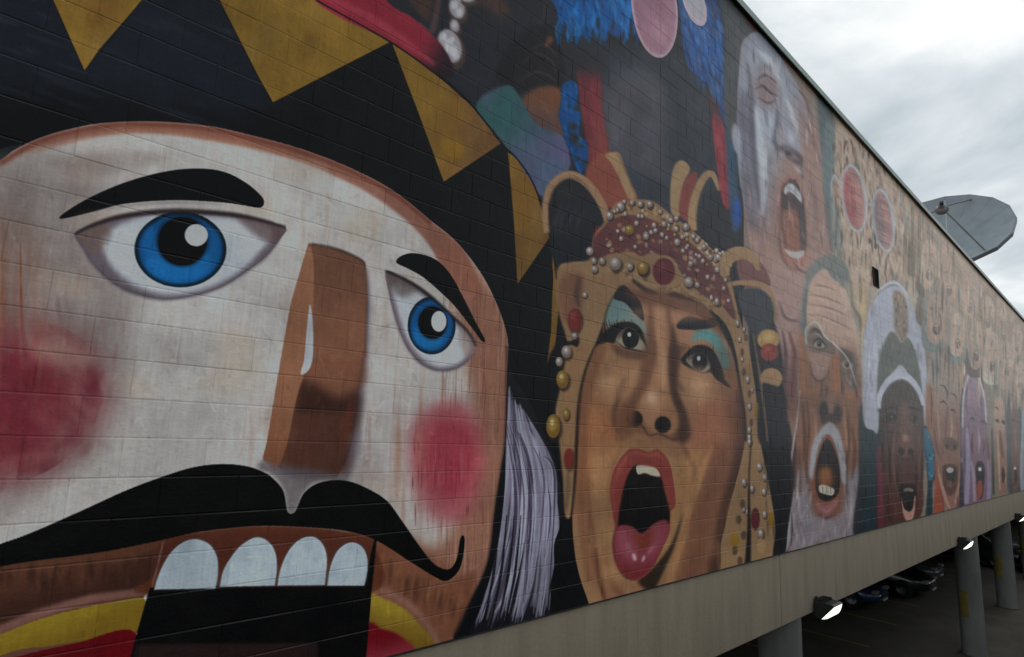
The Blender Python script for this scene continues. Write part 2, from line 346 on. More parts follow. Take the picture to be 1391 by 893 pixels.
    for k in range(22):
        x = rg.uniform(-10, 60)
        y = rg.uniform(290, 480)
        stroke([(x, y), (x - 1, y + rg.uniform(80, 170))], [1, 3, 1], rg.choice([(150, 92, 72), (132, 66, 60), (168, 120, 92)]), 1.4, .4, clip=FACE)
    stroke([(27, 330), (28, 400), (30, 470)], [1, 4, 2], (140, 78, 56), 1, .8); stroke([(4, 300), (3, 400), (4, 480)], [1, 5, 2], (150, 92, 60), 1.5, .7)
    # cheeks
    onface([(-130, 480), (-40, 432), (60, 440), (120, 470), (152, 530), (120, 600), (50, 652), (-60, 660), (-140, 600)], (166, 92, 94), 28, a=.8)
    onface([(-100, 480), (-20, 462), (60, 480), (92, 540), (60, 600), (-20, 630), (-100, 600)], (150, 44, 62), 24, a=.8)
    mottle([(-60, 450), (70, 440), (140, 500), (120, 590), (40, 650), (-60, 640)], [(120, 28, 46), (156, 68, 78), (136, 44, 66), (170, 96, 96)], 110, 47, (6, 18), .25, 4)
    onface([(556, 590), (585, 552), (630, 548), (656, 590), (655, 650), (630, 704), (590, 706), (562, 660)], (196, 98, 106), 13, a=.9)
    onface([(580, 590), (610, 570), (642, 590), (640, 650), (612, 680), (580, 650)], (186, 64, 82), 11, a=.8)
    for k in range(60):
        x, y = rg.uniform(560, 655), rg.uniform(560, 690)
        stroke([(x, y), (x, y + rg.uniform(12, 40))], [.6, 2.2, .6], rg.choice([(186, 104, 108), (144, 50, 66), (192, 128, 116), (170, 84, 86)]), .8, .5)
    rg = random.Random(48)
    for k in range(150):
        a_ = rg.uniform(0, 6.283); r_ = rg.uniform(.3, 1.1); x, y = 20 + 115 * r_ * math.cos(a_), 545 + 100 * r_ * math.sin(a_); d = rg.uniform(-1.2, 1.2); L = rg.uniform(14, 44)
        stroke([(x, y), (x + L * math.sin(d) * .5 + rg.uniform(-5, 5), y + L * math.cos(d) * .5), (x + L * math.sin(d), y + L * math.cos(d))], [1, rg.uniform(4, 12), 1], rg.choice([(118, 34, 50), (136, 60, 68), (150, 88, 88), (158, 112, 108), (128, 46, 60)]), 3.5, rg.uniform(.15, .4), clip=FACE)
    for k in range(120):
        x, y = rg.uniform(-20, 540), rg.uniform(250, 690); d = rg.uniform(-1.4, 1.4); L = rg.uniform(8, 30)
        stroke([(x, y), (x + L * math.sin(d), y + L * math.cos(d))], [1, rg.uniform(2, 5), 1], rg.choice([(222, 218, 218), (164, 146, 142), (200, 172, 160), (182, 166, 172), (174, 142, 130)]), 1.2, rg.uniform(.1, .4), clip=FACE)
    for k in range(40):
        x, y = rg.uniform(0, 180), rg.uniform(330, 470)
        stroke([(x, y), (x + rg.uniform(-6, 6), y + rg.uniform(20, 70))], [1, rg.uniform(3, 7), 1], rg.choice([(150, 118, 108), (140, 96, 90), (170, 142, 132)]), 2, .35, clip=FACE)
    for x0_, y0_ in ((540, 560), (572, 545), (548, 640), (596, 690)):
        stroke([(x0_, y0_), (x0_ - 1, y0_ + 60), (x0_ - 3, y0_ + 120)], [1, 4, 1], (186, 126, 104), 1.2, .6, clip=FACE)
    for k in range(46):
        x = rg.choice([rg.gauss(20, 30), rg.gauss(550, 30), rg.uniform(0, 520)]); y = rg.uniform(230, 560)
        stroke([(x, y), (x + rg.uniform(-2, 2), y + rg.uniform(30, 70)), (x - 2, y + rg.uniform(80, 170))], [.6, rg.uniform(1.5, 4), .6], rg.choice([(176, 116, 84), (190, 142, 112), (160, 104, 84), (196, 160, 130)]), 1.6, rg.uniform(.12, .4), clip=FACE)
    for k in range(26):
        x, y = rg.uniform(-20, 540), rg.uniform(220, 690)
        ell(x, y, rg.uniform(14, 46), rg.uniform(10, 30), rg.choice([(206, 184, 160), (188, 160, 146), (200, 176, 166), (176, 160, 158)]), 9, .4, rg.uniform(-.5, .5), clip=FACE)
    # left eye
    EYE = [(101, 317), (125, 306), (160, 295), (200, 289), (250, 287), (310, 291), (350, 298), (387, 309), (382, 322), (362, 348), (330, 372), (298, 391), (262, 402), (225, 407), (190, 401), (158, 388), (128, 362), (112, 338)]
    fill(EYE, (126, 112, 120), .6); fill([(140, 318), (200, 292), (260, 292), (330, 298), (370, 314), (350, 345), (318, 374), (270, 395), (225, 400), (186, 390), (158, 370), (142, 345)], (208, 212, 220), 5, clip=EYE)
    fill([(101, 317), (140, 302), (150, 320), (128, 345), (112, 334)], (136, 110, 100), 5, .7, clip=EYE)
    fill([(320, 292), (387, 309), (375, 330), (350, 322)], (110, 84, 82), 5, .7, clip=EYE)
    ell(244.5, 339, 62.5, 51.5, (10, 40, 54), .5, clip=EYE); ell(244.5, 339, 57, 47, (12, 100, 168), 2, clip=EYE)
    ell(243, 356, 46, 27, (26, 132, 206), 5, .85, clip=EYE); ell(205, 330, 12, 22, (22, 118, 190), 4, .7, clip=EYE); ell(290, 335, 9, 24, (24, 116, 180), 4, .6, clip=EYE)
    ell(247, 327, 36, 36, (8, 50, 80), 2, .8, clip=EYE); ell(247, 328, 33, 33, (14, 14, 18), .5, clip=EYE); ell(266, 319.5, 15.8, 15.2, (218, 220, 222), .5)
    stroke([(101, 318), (125, 306), (160, 295), (200, 289), (250, 287), (310, 291), (350, 298), (388, 309)], [3, 6, 7, 6, 3], (52, 38, 42), 1, .9)
    stroke([(101, 318), (112, 338), (128, 362), (158, 388), (190, 401), (225, 407), (262, 402), (298, 391), (330, 372), (362, 348), (387, 311)], [2, 4, 3, 2], (104, 94, 106), 1.5, .8)
    zoom(350, 300, 2.977)
    EYE2 = [(518, 203), (600, 240), (690, 300), (790, 390), (850, 450), (882, 508), (862, 552), (820, 590), (760, 607), (700, 600), (640, 562), (590, 490), (550, 380), (528, 290)]
    fill(EYE2, (132, 116, 124), .5); fill([(545, 260), (620, 275), (700, 330), (800, 420), (860, 505), (820, 570), (760, 592), (705, 585), (650, 545), (600, 470), (566, 370)], (210, 213, 220), 4, clip=EYE2)
    fill([(518, 203), (640, 265), (620, 300), (560, 300)], (112, 96, 92), 5, .7, clip=EYE2)
    fill([(820, 430), (882, 508), (850, 560), (820, 500)], (170, 142, 132), 4, .7, clip=EYE2)
    ell(702, 424, 97, 117, (10, 42, 58), .5, clip=EYE2); ell(702, 424, 86, 104, (14, 104, 172), 2, clip=EYE2); ell(690, 465, 62, 52, (30, 134, 202), 4, .8, clip=EYE2)
    ell(706, 412, 62, 70, (12, 50, 80), 2, .7, clip=EYE2); ell(706, 412, 58, 66, (14, 14, 18), .5, clip=EYE2); ell(731, 407, 31, 42, (220, 222, 224), .5)
    stroke([(515, 203), (600, 240), (690, 300), (790, 390), (850, 450), (882, 508)], [10, 14, 10, 6], (48, 36, 40), 1, .9)
    stroke([(528, 260), (550, 380), (590, 490), (640, 562), (700, 600), (760, 607), (820, 590), (870, 540)], [4, 10, 6], (112, 100, 112), 1.5, .7)
    # brows
    fill([(560, 170), (575, 145), (620, 131), (680, 140), (730, 165), (780, 220), (830, 310), (880, 410), (917, 480), (905, 487), (870, 440), (800, 350), (740, 290), (670, 230), (610, 195)], INK, .4)
    zoom()
    fill([(80, 297), (111, 274), (161, 251), (215, 235), (262, 229), (302, 233), (333, 248), (354, 266), (358, 276), (352, 282), (330, 279), (302, 275), (235, 272), (168, 277), (128, 287)], INK, .4)
    stroke([(100, 290), (168, 280), (235, 275), (302, 278)], [1, 3, 1], (120, 118, 124), 1, .5)
    # nose
    zoom(350, 300, 2.977)
    fill([(425, 200), (452, 300), (445, 520), (420, 740), (410, 893), (380, 1010), (345, 1060), (330, 900), (400, 600)], (122, 110, 122), 5, .9)
    fill([(215, 97), (330, 118), (420, 160), (434, 190), (441, 300), (432, 520), (402, 700), (372, 893), (345, 990), (318, 1042), (200, 1030), (90, 1000), (40, 985), (20, 960), (36, 893), (62, 740), (92, 560), (132, 340), (172, 200), (200, 105)], (140, 94, 72), .5, sm=False)
    fill([(215, 97), (240, 97), (330, 120), (420, 160), (434, 190), (441, 300), (434, 480), (420, 560), (215, 560), (222, 400), (226, 200)], (134, 90, 70), 2, 1, ((158, 106, 80), (300, 180), (330, 460)))
    fill([(215, 560), (420, 560), (430, 540), (410, 680), (150, 740), (178, 640)], (150, 98, 74), 5, .9)
    fill([(180, 640), (260, 680), (330, 720), (408, 690), (388, 800), (150, 790), (128, 820), (150, 740)], (74, 44, 38), 9, .95)
    fill([(128, 800), (390, 780), (372, 893), (330, 1030), (80, 1000), (110, 893)], (104, 64, 50), 8, .95)
    stroke([(380, 720), (360, 800), (345, 900)], [10, 20, 8], (140, 66, 50), 4, .6)
    fill([(212, 97), (226, 200), (222, 400), (216, 560), (180, 640), (150, 740), (120, 893), (75, 1010), (40, 985), (20, 960), (36, 893), (62, 740), (92, 560), (132, 340), (172, 200), (200, 105)], (172, 118, 88), .8, 1, ((150, 96, 68), (140, 700), (60, 960)))
    stroke([(200, 100), (240, 97), (330, 118), (420, 160), (434, 195)], [3, 8, 3], (62, 42, 38), .8, .9)
    stroke([(434, 190), (441, 300), (434, 500), (404, 700), (374, 893), (345, 990)], [2, 5, 8], (70, 52, 56), 1.2, .8)
    fill([(210, 338), (222, 420), (222, 540), (206, 602), (172, 620), (186, 560), (196, 450)], (198, 200, 204), .6)
    rg = random.Random(52)
    for k in range(60):
        x, y = rg.uniform(60, 420), rg.uniform(140, 980)
        stroke([(x, y), (x - 14, y + rg.uniform(40, 130))], [2, 12, 2], rg.choice([(160, 108, 82), (112, 72, 56), (178, 124, 96)]), 1.5, .2, clip=[(205, 100), (420, 160), (440, 300), (402, 700), (330, 1030), (30, 970), (92, 560)])
    # philtrum, moustache, teeth, mouth
    zoom(350, 593, 2.977)
    fill([(20, 95), (75, 122), (200, 140), (340, 165), (350, 190), (240, 178), (180, 235), (150, 310), (120, 310), (104, 220), (60, 158), (0, 130)], (132, 122, 124), 3, .9)
    fill([(80, 110), (200, 130), (330, 155), (230, 165), (120, 160)], (96, 86, 92), 4, .7)
    zoom(0, 593, 2.977)
    TOP = [(-420, 590), (-200, 500), (0, 435), (130, 388), (330, 300), (500, 222), (650, 165), (780, 125), (900, 112), (1000, 122), (1070, 148), (1110, 178), (1145, 225), (1161, 305), (1192, 305), (1222, 238), (1272, 195), (1342, 178), (1412, 183), (1482, 210), (1562, 260), (1622, 340), (1692, 440), (1742, 505), (1782, 533), (1820, 535), (1846, 492), (1857, 425), (1866, 402), (1877, 412), (1872, 480), (1852, 545), (1806, 584), (1760, 570), (1662, 510), (1582, 457), (1512, 417), (1442, 392), (1342, 375), (1192, 365), (1042, 362), (900, 374), (780, 390), (650, 420), (400, 470), (150, 502), (0, 527), (-200, 575), (-420, 660)]
    # chin before moustache
    fill([(-420, 660), (0, 527), (400, 470), (660, 415), (560, 700), (540, 800), (-300, 1000), (-420, 1000)], (128, 84, 68), 1)
    fill([(-400, 640), (0, 527), (400, 470), (660, 415), (600, 620), (350, 650), (150, 715), (-100, 800), (-400, 880)], (120, 74, 54), 1, 1, ((86, 52, 42), (300, 500), (330, 640)))
    rg = random.Random(53)
    for k in range(70):
        x = rg.uniform(-120, 620); y = 560 - .1 * x + rg.uniform(-40, 10)
        stroke([(x, y), (x - 6, y + rg.uniform(60, 130))], [3, rg.uniform(8, 20), 3], rg.choice([(66, 40, 34), (76, 46, 36), (136, 88, 66), (96, 60, 46)]), 2, .6)
    fill([(-420, 1000), (-200, 880), (0, 800), (150, 742), (300, 702), (450, 672), (584, 660), (545, 792), (400, 817), (200, 848), (0, 888), (-420, 1100)], (172, 144, 40), 1, 1, ((150, 118, 34), (200, 720), (250, 850)))
    stroke([(-200, 860), (0, 780), (150, 718), (350, 660), (480, 640), (612, 622)], [34, 34, 26], (156, 108, 96), 2.5, .9)
    fill([(-300, 1000), (80, 888), (300, 838), (545, 795), (500, 1100), (-300, 1200)], (124, 14, 26), 1)
    zoom(350, 593, 2.977)
    fill([(470, 420), (620, 510), (760, 585), (830, 560), (880, 560), (850, 680), (780, 820), (720, 830), (640, 745), (560, 660), (455, 610)], (150, 94, 68), 4, .9)
    for k in range(90):
        t = rg.uniform(0, 1); x = 480 + 330 * t + rg.uniform(-20, 20); y = 470 + 170 * t + rg.uniform(-10, 50)
        stroke([(x, y), (x - 8, y + rg.uniform(60, 120))], [2, rg.uniform(5, 11), 2], rg.choice([(92, 56, 42), (112, 70, 50), (176, 122, 94), (128, 80, 58)]), 1.2, .55)
    fill([(450, 640), (500, 652), (580, 690), (640, 745), (690, 800), (730, 840), (650, 900), (560, 803), (440, 765)], (176, 148, 48), 1, 1, ((146, 112, 36), (560, 680), (520, 800)))
    stroke([(455, 610), (540, 640), (620, 690), (690, 770), (730, 840)], [24, 28, 22], (164, 116, 100), 2.5, .85)
    fill([(440, 765), (500, 780), (560, 800), (640, 870), (640, 1000), (400, 1000)], (134, 16, 32), 1, 1, ((164, 56, 70), (500, 800), (530, 900)))
    zoom(0, 593, 2.977)
    fill([(655, 412), (780, 388), (900, 372), (1042, 360), (1250, 366), (1400, 385), (1512, 415), (1512, 440), (1480, 640), (600, 640), (620, 560)], (122, 66, 46), 1)
    fill([(660, 440), (900, 390), (1250, 385), (1490, 440), (1490, 520), (1100, 520), (640, 560)], (98, 50, 38), 6, .6)
    stroke([(612, 610), (636, 520), (658, 425)], [4, 8, 6], (150, 116, 104), 1, .8)
    fill([(604, 612), (1000, 608), (1472, 604), (1500, 470), (1512, 418), (1522, 418), (1500, 640), (1470, 1000), (480, 1000), (526, 893), (556, 780)], (16, 16, 18), .6, sm=False)
    fill([(548, 840), (800, 838), (1285, 835), (1290, 1100), (500, 1100)], (54, 36, 36), 2, sm=False)
    t1 = [(619, 622), (630, 580), (660, 510), (700, 455), (750, 421), (800, 414), (850, 438), (879, 490), (882, 560), (872, 618)]
    t2 = [(884, 611), (900, 540), (950, 462), (1000, 420), (1042, 406), (1085, 424), (1113, 468), (1120, 530), (1112, 606)]
    t3 = [(1118, 606), (1132, 530), (1172, 450), (1222, 410), (1272, 406), (1308, 440), (1323, 500), (1314, 604)]
    t4 = [(1320, 606), (1332, 530), (1362, 462), (1412, 428), (1458, 440), (1483, 482), (1486, 540), (1473, 606)]
    for k, t_ in enumerate((t1, t2, t3, t4)):
        q = np.array(t_); dense = [tuple(v) for v in curve(q, False, 4)]
        fill(dense, (96, 92, 92), 1, sm=False)
        m = q.mean(0); fill([tuple((np.array(v) - m) * .975 + m) for v in dense], (192, 204, 212), .5, sm=False)
        mottle([tuple((np.array(v) - m) * .9 + m) for v in dense[::4]], [(190, 200, 206), (162, 174, 184)], 14, 60 + k, (14, 40), .2, 3)
    fill([tuple(v) for v in curve(np.array(TOP, float), False, 4)], (15, 15, 17), .4, sm=False)

    # ---- lilac beard hair beside the jaw
    zoom()
    HAIR = [(690, 506), (702, 520), (722, 552), (739, 590), (752, 620), (758, 645), (764, 690), (760, 715), (752, 740), (752, 770), (747, 797), (746, 845), (700, 862), (640, 875), (628, 880), (650, 830), (672, 760), (684, 680), (687, 600)]
    fill(HAIR, (40, 38, 46), .6)
    rg = random.Random(71)
    for k in range(74):
        t = rg.random(); top = (690 + 30 * t, 520 + 50 * t + rg.uniform(0, 20))
        e_x = 636 + 118 * t + rg.uniform(-8, 8); mid = (686 + 66 * t + rg.uniform(-4, 4), 650 + rg.uniform(-30, 50))
        e_y = 848 - 24 * t + rg.uniform(-8, 14)
        stroke([top, mid, ((mid[0] * .6 + e_x * .4) + 3, 750 + rg.uniform(-20, 30)), (e_x, e_y)], [1, rg.uniform(4, 9), rg.uniform(3, 7), 1], rg.choice([(156, 150, 170), (140, 134, 154), (176, 172, 190), (116, 108, 128), (148, 140, 160), (84, 76, 94), (190, 188, 202)]), .7, .8, clip=HAIR)
    for k in range(24):
        t = rg.random(); x = 692 + 62 * t
        stroke([(x - 16, 560 + 60 * t), (x, 660 + rg.uniform(-20, 30)), (x - 8, 780 + rg.uniform(-30, 40))], [.6, 2.4, .6], rg.choice([(82, 72, 98), (66, 50, 70), (186, 180, 204)]), .5, .7, clip=HAIR)
    for x in (640, 652, 662, 672, 681):
        stroke([(x + 26, 700), (x + 18, 780), (x, 862)], [1, 4, 1], (30, 28, 36), .6, .9, clip=HAIR)
    stroke([(688, 470), (688, 510), (685, 600), (672, 690), (665, 748), (656, 781), (639, 815), (615, 865)], [2, 3, 2.4], (58, 40, 40), .8, .8)

    # ---- the singer with the jewelled headdress
    zoom()
    SK = (170, 124, 88); TAN = (174, 136, 98)
    fill([(744, 500), (760, 480), (790, 560), (782, 700), (800, 826), (748, 840), (766, 690), (757, 620)], (26, 26, 30), 1)
    fill([(1020, 420), (1055, 470), (1070, 560), (1080, 640), (1070, 752), (1045, 760), (1040, 640), (1022, 540)], (33, 34, 40), 1.5)
    zoom(700, 200, 4.465)
    fill([(210, 520), (215, 330), (260, 220), (350, 195), (440, 250), (520, 370), (560, 440), (480, 500), (490, 610), (430, 690), (400, 760), (300, 730), (240, 700), (212, 600)], (42, 44, 52), 1)
    for x in (235, 270, 320, 372):
        stroke([(x + 50, 340 + (x - 235) * .35), (x + 10, 440), (x - 8, 560)], [4, 14, 3], (92, 96, 104), 2, .7)
    fill([(240, 300), (300, 240), (370, 240), (320, 300)], (66, 66, 62), 6, .7)
    fill([(215, 560), (480, 520), (480, 640), (410, 740), (250, 700)], (36, 40, 50), 4, .9)
    stroke([(188, 520), (180, 400), (185, 320), (222, 228), (310, 168), (395, 190), (465, 255), (530, 360), (560, 450)], [36, 44, 52, 46], (176, 136, 102), .8)
    stroke([(172, 480), (176, 330), (212, 222), (306, 160), (395, 180), (470, 250)], [3, 8, 3], (206, 168, 132), 1.2, .7)
    stroke([(212, 500), (212, 330), (250, 240), (330, 190), (420, 225), (510, 380)], [3, 8, 3], (96, 68, 54), 1, .7)
    fill([(500, 480), (530, 540), (500, 570), (470, 540)], (158, 46, 46), 2)
    fill([(542, 46), (590, 30), (628, 36), (655, 100), (700, 220), (738, 320), (690, 320), (620, 170), (575, 90)], (178, 142, 104), .6)
    stroke([(620, 40), (660, 130), (735, 320)], [3, 8, 3], (110, 80, 62), 1, .7)
    zoom(850, 200, 3.8826)
    fill([(240, 350), (233, 230), (250, 110), (285, 70), (322, 84), (338, 122), (312, 180), (292, 280), (288, 360)], (182, 148, 108), .6)
    fill([(300, 200), (350, 130), (378, 155), (345, 270), (335, 390), (280, 345)], (152, 78, 70), .8)
    stroke([(350, 440), (352, 330), (380, 220), (425, 146), (462, 150), (490, 230)], [50, 46, 42, 34, 12], (182, 146, 106), .6)
    stroke([(372, 430), (378, 330), (404, 230), (440, 166)], [3, 7, 3], (104, 78, 62), .8, .7)
    fill([(590, 600), (700, 600), (760, 700), (740, 740), (620, 730)], (140, 92, 90), 1)
    stroke([(520, 680), (525, 610), (560, 570), (620, 560), (680, 600), (700, 650)], [40, 70, 70, 50, 20], (178, 142, 104), .8)
    stroke([(560, 720), (640, 715), (740, 740), (780, 830), (790, 920)], [20, 30, 26, 16], (172, 136, 100), .8)
    fill([(600, 760), (720, 755), (775, 830), (770, 930), (690, 1010), (650, 950), (610, 860)], (72, 74, 82), 1.5)
    zoom()
    fill([(757, 366), (775, 356), (800, 352), (806, 322), (822, 300), (830, 284), (845, 274), (882, 272), (912, 292), (948, 320), (976, 350), (992, 380), (1004, 430), (1016, 470), (1026, 530), (1033, 600), (1045, 660), (1053, 715), (1051, 770), (970, 790), (985, 700), (1000, 640), (1008, 560), (985, 440), (900, 400), (840, 400), (815, 450), (795, 510), (786, 560), (781, 640), (776, 697), (767, 700), (764, 650), (759, 600), (754, 560), (762, 520), (770, 470), (758, 420)], TAN, .6)
    fill([(760, 380), (790, 372), (790, 420), (770, 440), (760, 420)], (150, 98, 78), 4, .8)
    fill([(770, 480), (800, 470), (786, 540), (778, 640), (768, 640), (762, 560)], (182, 134, 92), 4, .7)
    # face
    FC = [(843, 388), (870, 384), (900, 392), (940, 400), (966, 425), (984, 455), (995, 480), (1003, 518), (1010, 552), (1012, 590), (1008, 620), (998, 660), (991, 685), (980, 734), (960, 800), (805, 850), (800, 822), (786, 780), (779, 740), (777, 700), (780, 650), (783, 600), (785, 552), (792, 518), (806, 476), (817, 462), (821, 430)]
    fill(FC, SK, .5)
    def of(pts, col, blur, a=1.0, **k): fill(pts, col, blur, a, clip=FC, **k)
    of([(850, 385), (960, 410), (985, 470), (940, 470), (900, 520), (870, 440)], (186, 132, 104), 12, .8)
    of([(785, 540), (830, 560), (850, 600), (820, 660), (780, 640)], (190, 122, 78), 12, .8)
    of([(940, 560), (1000, 540), (1000, 600), (960, 640), (935, 620)], (186, 112, 84), 12, .7)
    of([(1012, 540), (1000, 590), (985, 640), (965, 700), (945, 800), (925, 800), (935, 730), (952, 660), (975, 600), (995, 560)], (140, 92, 72), 9, .6)
    of([(1003, 520), (1016, 560), (1008, 640), (990, 690), (975, 780), (958, 800), (975, 700), (995, 620)], (74, 50, 46), 4, .9)
    of([(918, 640), (940, 610), (958, 620), (940, 680), (915, 730), (895, 800), (880, 800), (900, 720)], (182, 132, 82), 5, .8)
    of([(920, 560), (930, 580), (935, 640), (925, 700), (918, 690)], (142, 96, 62), 4, .6)
    of([(783, 660), (800, 690), (800, 760), (815, 830), (790, 830), (778, 740)], (176, 134, 96), 5, .7)
    stroke([(797, 640), (800, 700), (808, 760), (822, 812)], [3, 9, 12, 6], (132, 84, 62), 3, .7, clip=FC)
    stroke([(808, 740), (814, 790), (824, 822)], [1, 4, 2], (96, 56, 44), 1.2, .8)
    mottle(FC, [(184, 138, 100), (154, 108, 76), (178, 120, 84), (194, 150, 112)], 140, 72, (4, 12), .22, 3, 0, 1.8)
    rg = random.Random(73)
    for k in range(90):
        x, y = rg.uniform(785, 990), rg.uniform(480, 780)
        stroke([(x, y), (x + rg.uniform(-4, 4), y + rg.uniform(20, 60))], [1, 3, 1], rg.choice([(190, 140, 98), (150, 104, 72), (182, 118, 76)]), 1, .3, clip=FC)
    stroke([(843, 388), (825, 420), (818, 462), (806, 476), (795, 505), (787, 545), (783, 600), (781, 650), (776, 700)], [2, 3, 2, 4, 5, 4, 2], (44, 32, 32), .8, .95)
    stroke([(858, 380), (880, 396), (900, 396), (920, 402), (950, 410), (968, 428), (984, 456), (996, 482), (1004, 520), (1010, 560), (1012, 600)], [4, 8, 7, 5, 3, 3, 4, 6], (58, 48, 46), 1.2, .9)
    # maroon cap
    MAR = [(832, 298), (857, 292), (889, 300), (927, 322), (953, 344), (974, 367), (989, 391), (999, 430), (994, 432), (979, 414), (958, 403), (935, 385), (917, 360), (889, 344), (870, 348), (857, 342), (825, 346), (808, 354), (806, 326), (820, 308)]
    fill(MAR, (122, 68, 72), .6); mottle(MAR, [(140, 84, 84), (104, 54, 60), (132, 70, 66)], 60, 74, (4, 10), .3, 2)
    stroke([(812, 366), (850, 368), (880, 386), (900, 396), (918, 392), (940, 402), (965, 420)], [6, 8, 6], (186, 150, 110), 1, .8)
    rg = random.Random(76)
    for k in range(70):
        t = rg.random(); x = 815 + 175 * t + rg.uniform(-8, 8); y = 322 + 70 * t ** 1.5 + rg.uniform(-20, 26)
        ell(x, y, rg.uniform(1.2, 3.4), rg.uniform(1.4, 4), rg.choice([(178, 136, 92), (196, 156, 108), (92, 50, 52), (158, 108, 76), (206, 190, 176)]), .6, .8, rg.uniform(-1, 1), clip=MAR)
    for k in range(60):
        t = rg.random(); x = 832 + 158 * t; y = 290 - 16 * math.sin(t * 2.4) + 100 * t ** 1.9 + rg.uniform(-9, 5)
        ell(x, y, rg.uniform(1.4, 3.4), rg.uniform(1.6, 4), rg.choice([(206, 170, 122), (140, 100, 70), (216, 206, 196), (110, 76, 58)]), .5, .8)
    for k in range(60):
        t = rg.random(); x = 812 + 160 * t; y = 358 + 58 * t ** 1.3 + rg.uniform(-8, 8)
        ell(x, y, rg.uniform(1.2, 3), rg.uniform(1.4, 3.4), rg.choice([(206, 166, 116), (136, 96, 66), (112, 76, 56)]), .7, .6)
    ell(901.5, 369, 19, 22, (176, 138, 100), .6); ell(901.5, 369, 15, 18.5, (118, 42, 56), .6); ell(898, 362, 6, 7, (156, 84, 92), 2, .6)
    zoom(700, 200, 4.465)
    for (x, y, r) in [(635, 360, 25), (710, 335, 15), (760, 345, 18), (815, 350, 20), (570, 415, 22), (620, 510, 12), (640, 555, 14), (790, 530, 16), (850, 505, 14), (765, 420, 14), (725, 605, 12), (450, 630, 23), (475, 690, 18), (478, 740, 20), (525, 690, 20), (605, 705, 36), (695, 720, 21), (660, 330, 12), (600, 390, 12)]: pearl(x, y, r)
    rg = random.Random(78)
    for k in range(34):
        t = rg.random(); x = 600 + 760 * t; y = 400 + 330 * t ** 1.5 + rg.uniform(-40, 150) * (1 - .4 * t)
        pearl(x, y, rg.uniform(8, 15), rg.random() < .2)
    pearl(690, 500, 27, True); pearl(770, 735, 34, True)
    zoom(850, 200, 3.8826)
    for (x, y, r) in [(125, 300, 16), (75, 300, 14), (30, 295, 12), (180, 340, 12), (85, 365, 10), (155, 440, 12), (105, 470, 16), (215, 478, 10), (270, 500, 17), (320, 530, 10), (235, 385, 14), (200, 405, 14), (265, 430, 14), (315, 420, 18), (265, 375, 13), (355, 470, 12), (375, 490, 12), (410, 525, 14), (445, 580, 14), (485, 580, 16), (405, 600, 12), (480, 645, 14), (340, 615, 14), (430, 685, 12), (525, 700, 10), (515, 745, 10), (375, 725, 14), (330, 710, 24), (540, 810, 10), (20, 630, 18)]: pearl(x, y, r)
    pearl(88, 635, 30, True); pearl(485, 820, 14, True, 20)
    zoom(860, 380, 4.059)
    for (x, y, r) in [(575, 240, 11), (610, 275, 9), (600, 440, 8), (630, 550, 12), (640, 700, 11), (640, 870, 10), (460, 120, 12), (430, 100, 10), (655, 610, 8), (585, 330, 9)]: pearl(x, y, r, False, r * 1.8)
    for (x, y) in [(620, 320), (600, 400), (610, 510), (640, 630), (650, 790)]: ell(x, y, 10, 22, (92, 66, 58), 1, .8)
    ell(688, 730, 18, 50, (170, 122, 44), .8)
    ell(745, 330, 62, 56, (182, 144, 90), .6); ell(742, 318, 36, 24, (206, 172, 116), 3, .8); ell(750, 400, 50, 48, (152, 66, 60), .8); ell(740, 385, 20, 16, (186, 100, 84), 2, .7)
    ell(760, 545, 62, 58, (172, 136, 98), .8); fill([(700, 600), (760, 580), (825, 620), (845, 760), (850, 900), (700, 900)], (44, 44, 52), 1.5)
    stroke([(660, 300), (690, 480), (720, 700), (740, 893)], [6, 14, 10], (176, 138, 100), 1, .6)
    # eyes
    zoom(700, 380, 4.06)
    fill([(538, 100), (600, 112), (660, 180), (712, 240), (738, 330), (735, 385), (705, 300), (640, 240), (570, 236), (505, 260), (498, 200)], (124, 152, 150), 3, 1, ((150, 160, 150), (540, 150), (720, 330)))
    fill([(540, 100), (590, 33), (640, 66), (690, 128), (708, 222), (662, 192), (606, 130)], (36, 38, 48), .6)
    fill([(530, 350), (600, 380), (720, 405), (690, 440), (600, 432), (545, 400)], (112, 78, 60), 4, .9)
    fill([(472, 350), (492, 300), (560, 252), (640, 248), (690, 285), (728, 398), (690, 325), (640, 268), (590, 278), (556, 330), (540, 350), (505, 345)], (28, 28, 32), .8)
    for k in range(13):
        x = 490 + k * 14; stroke([(x + 10, 290 - k * 2), (x - 6, 235 - (k % 3) * 8)], [7, 2], (34, 32, 34), .5, .85)
    stroke([(470, 352), (495, 300), (560, 250), (640, 244), (692, 284), (728, 396)], [10, 22, 18, 14, 10, 4], (22, 22, 26), .8, .95)
    EL = [(553, 338), (578, 290), (620, 266), (662, 288), (702, 342), (724, 398), (660, 386), (600, 372)]
    fill(EL, (168, 156, 134), .6); fill([(553, 338), (578, 290), (620, 262), (662, 284), (702, 338), (660, 315), (600, 305)], (70, 58, 54), 2, .8); ell(634, 322, 46, 58, (26, 28, 33), .6, clip=EL); ell(627, 303, 10, 13, (212, 212, 208), .4)
    stroke([(553, 338), (600, 374), (660, 388), (728, 400)], [3, 8, 5], (58, 40, 36), .6, .9)
    stroke([(735, 330), (742, 400), (700, 470), (620, 530), (560, 545)], [6, 16, 10], (196, 152, 116), 3, .7)
    zoom(860, 380, 4.059)
    fill([(345, 285), (420, 272), (485, 325), (525, 410), (535, 485), (480, 485), (465, 410), (430, 350), (370, 330), (320, 345)], (88, 164, 168), 3, 1, ((106, 156, 152), (500, 400), (340, 330)))
    fill([(242, 268), (258, 225), (310, 200), (380, 222), (445, 213), (470, 248), (420, 268), (330, 276)], (38, 40, 48), .6)
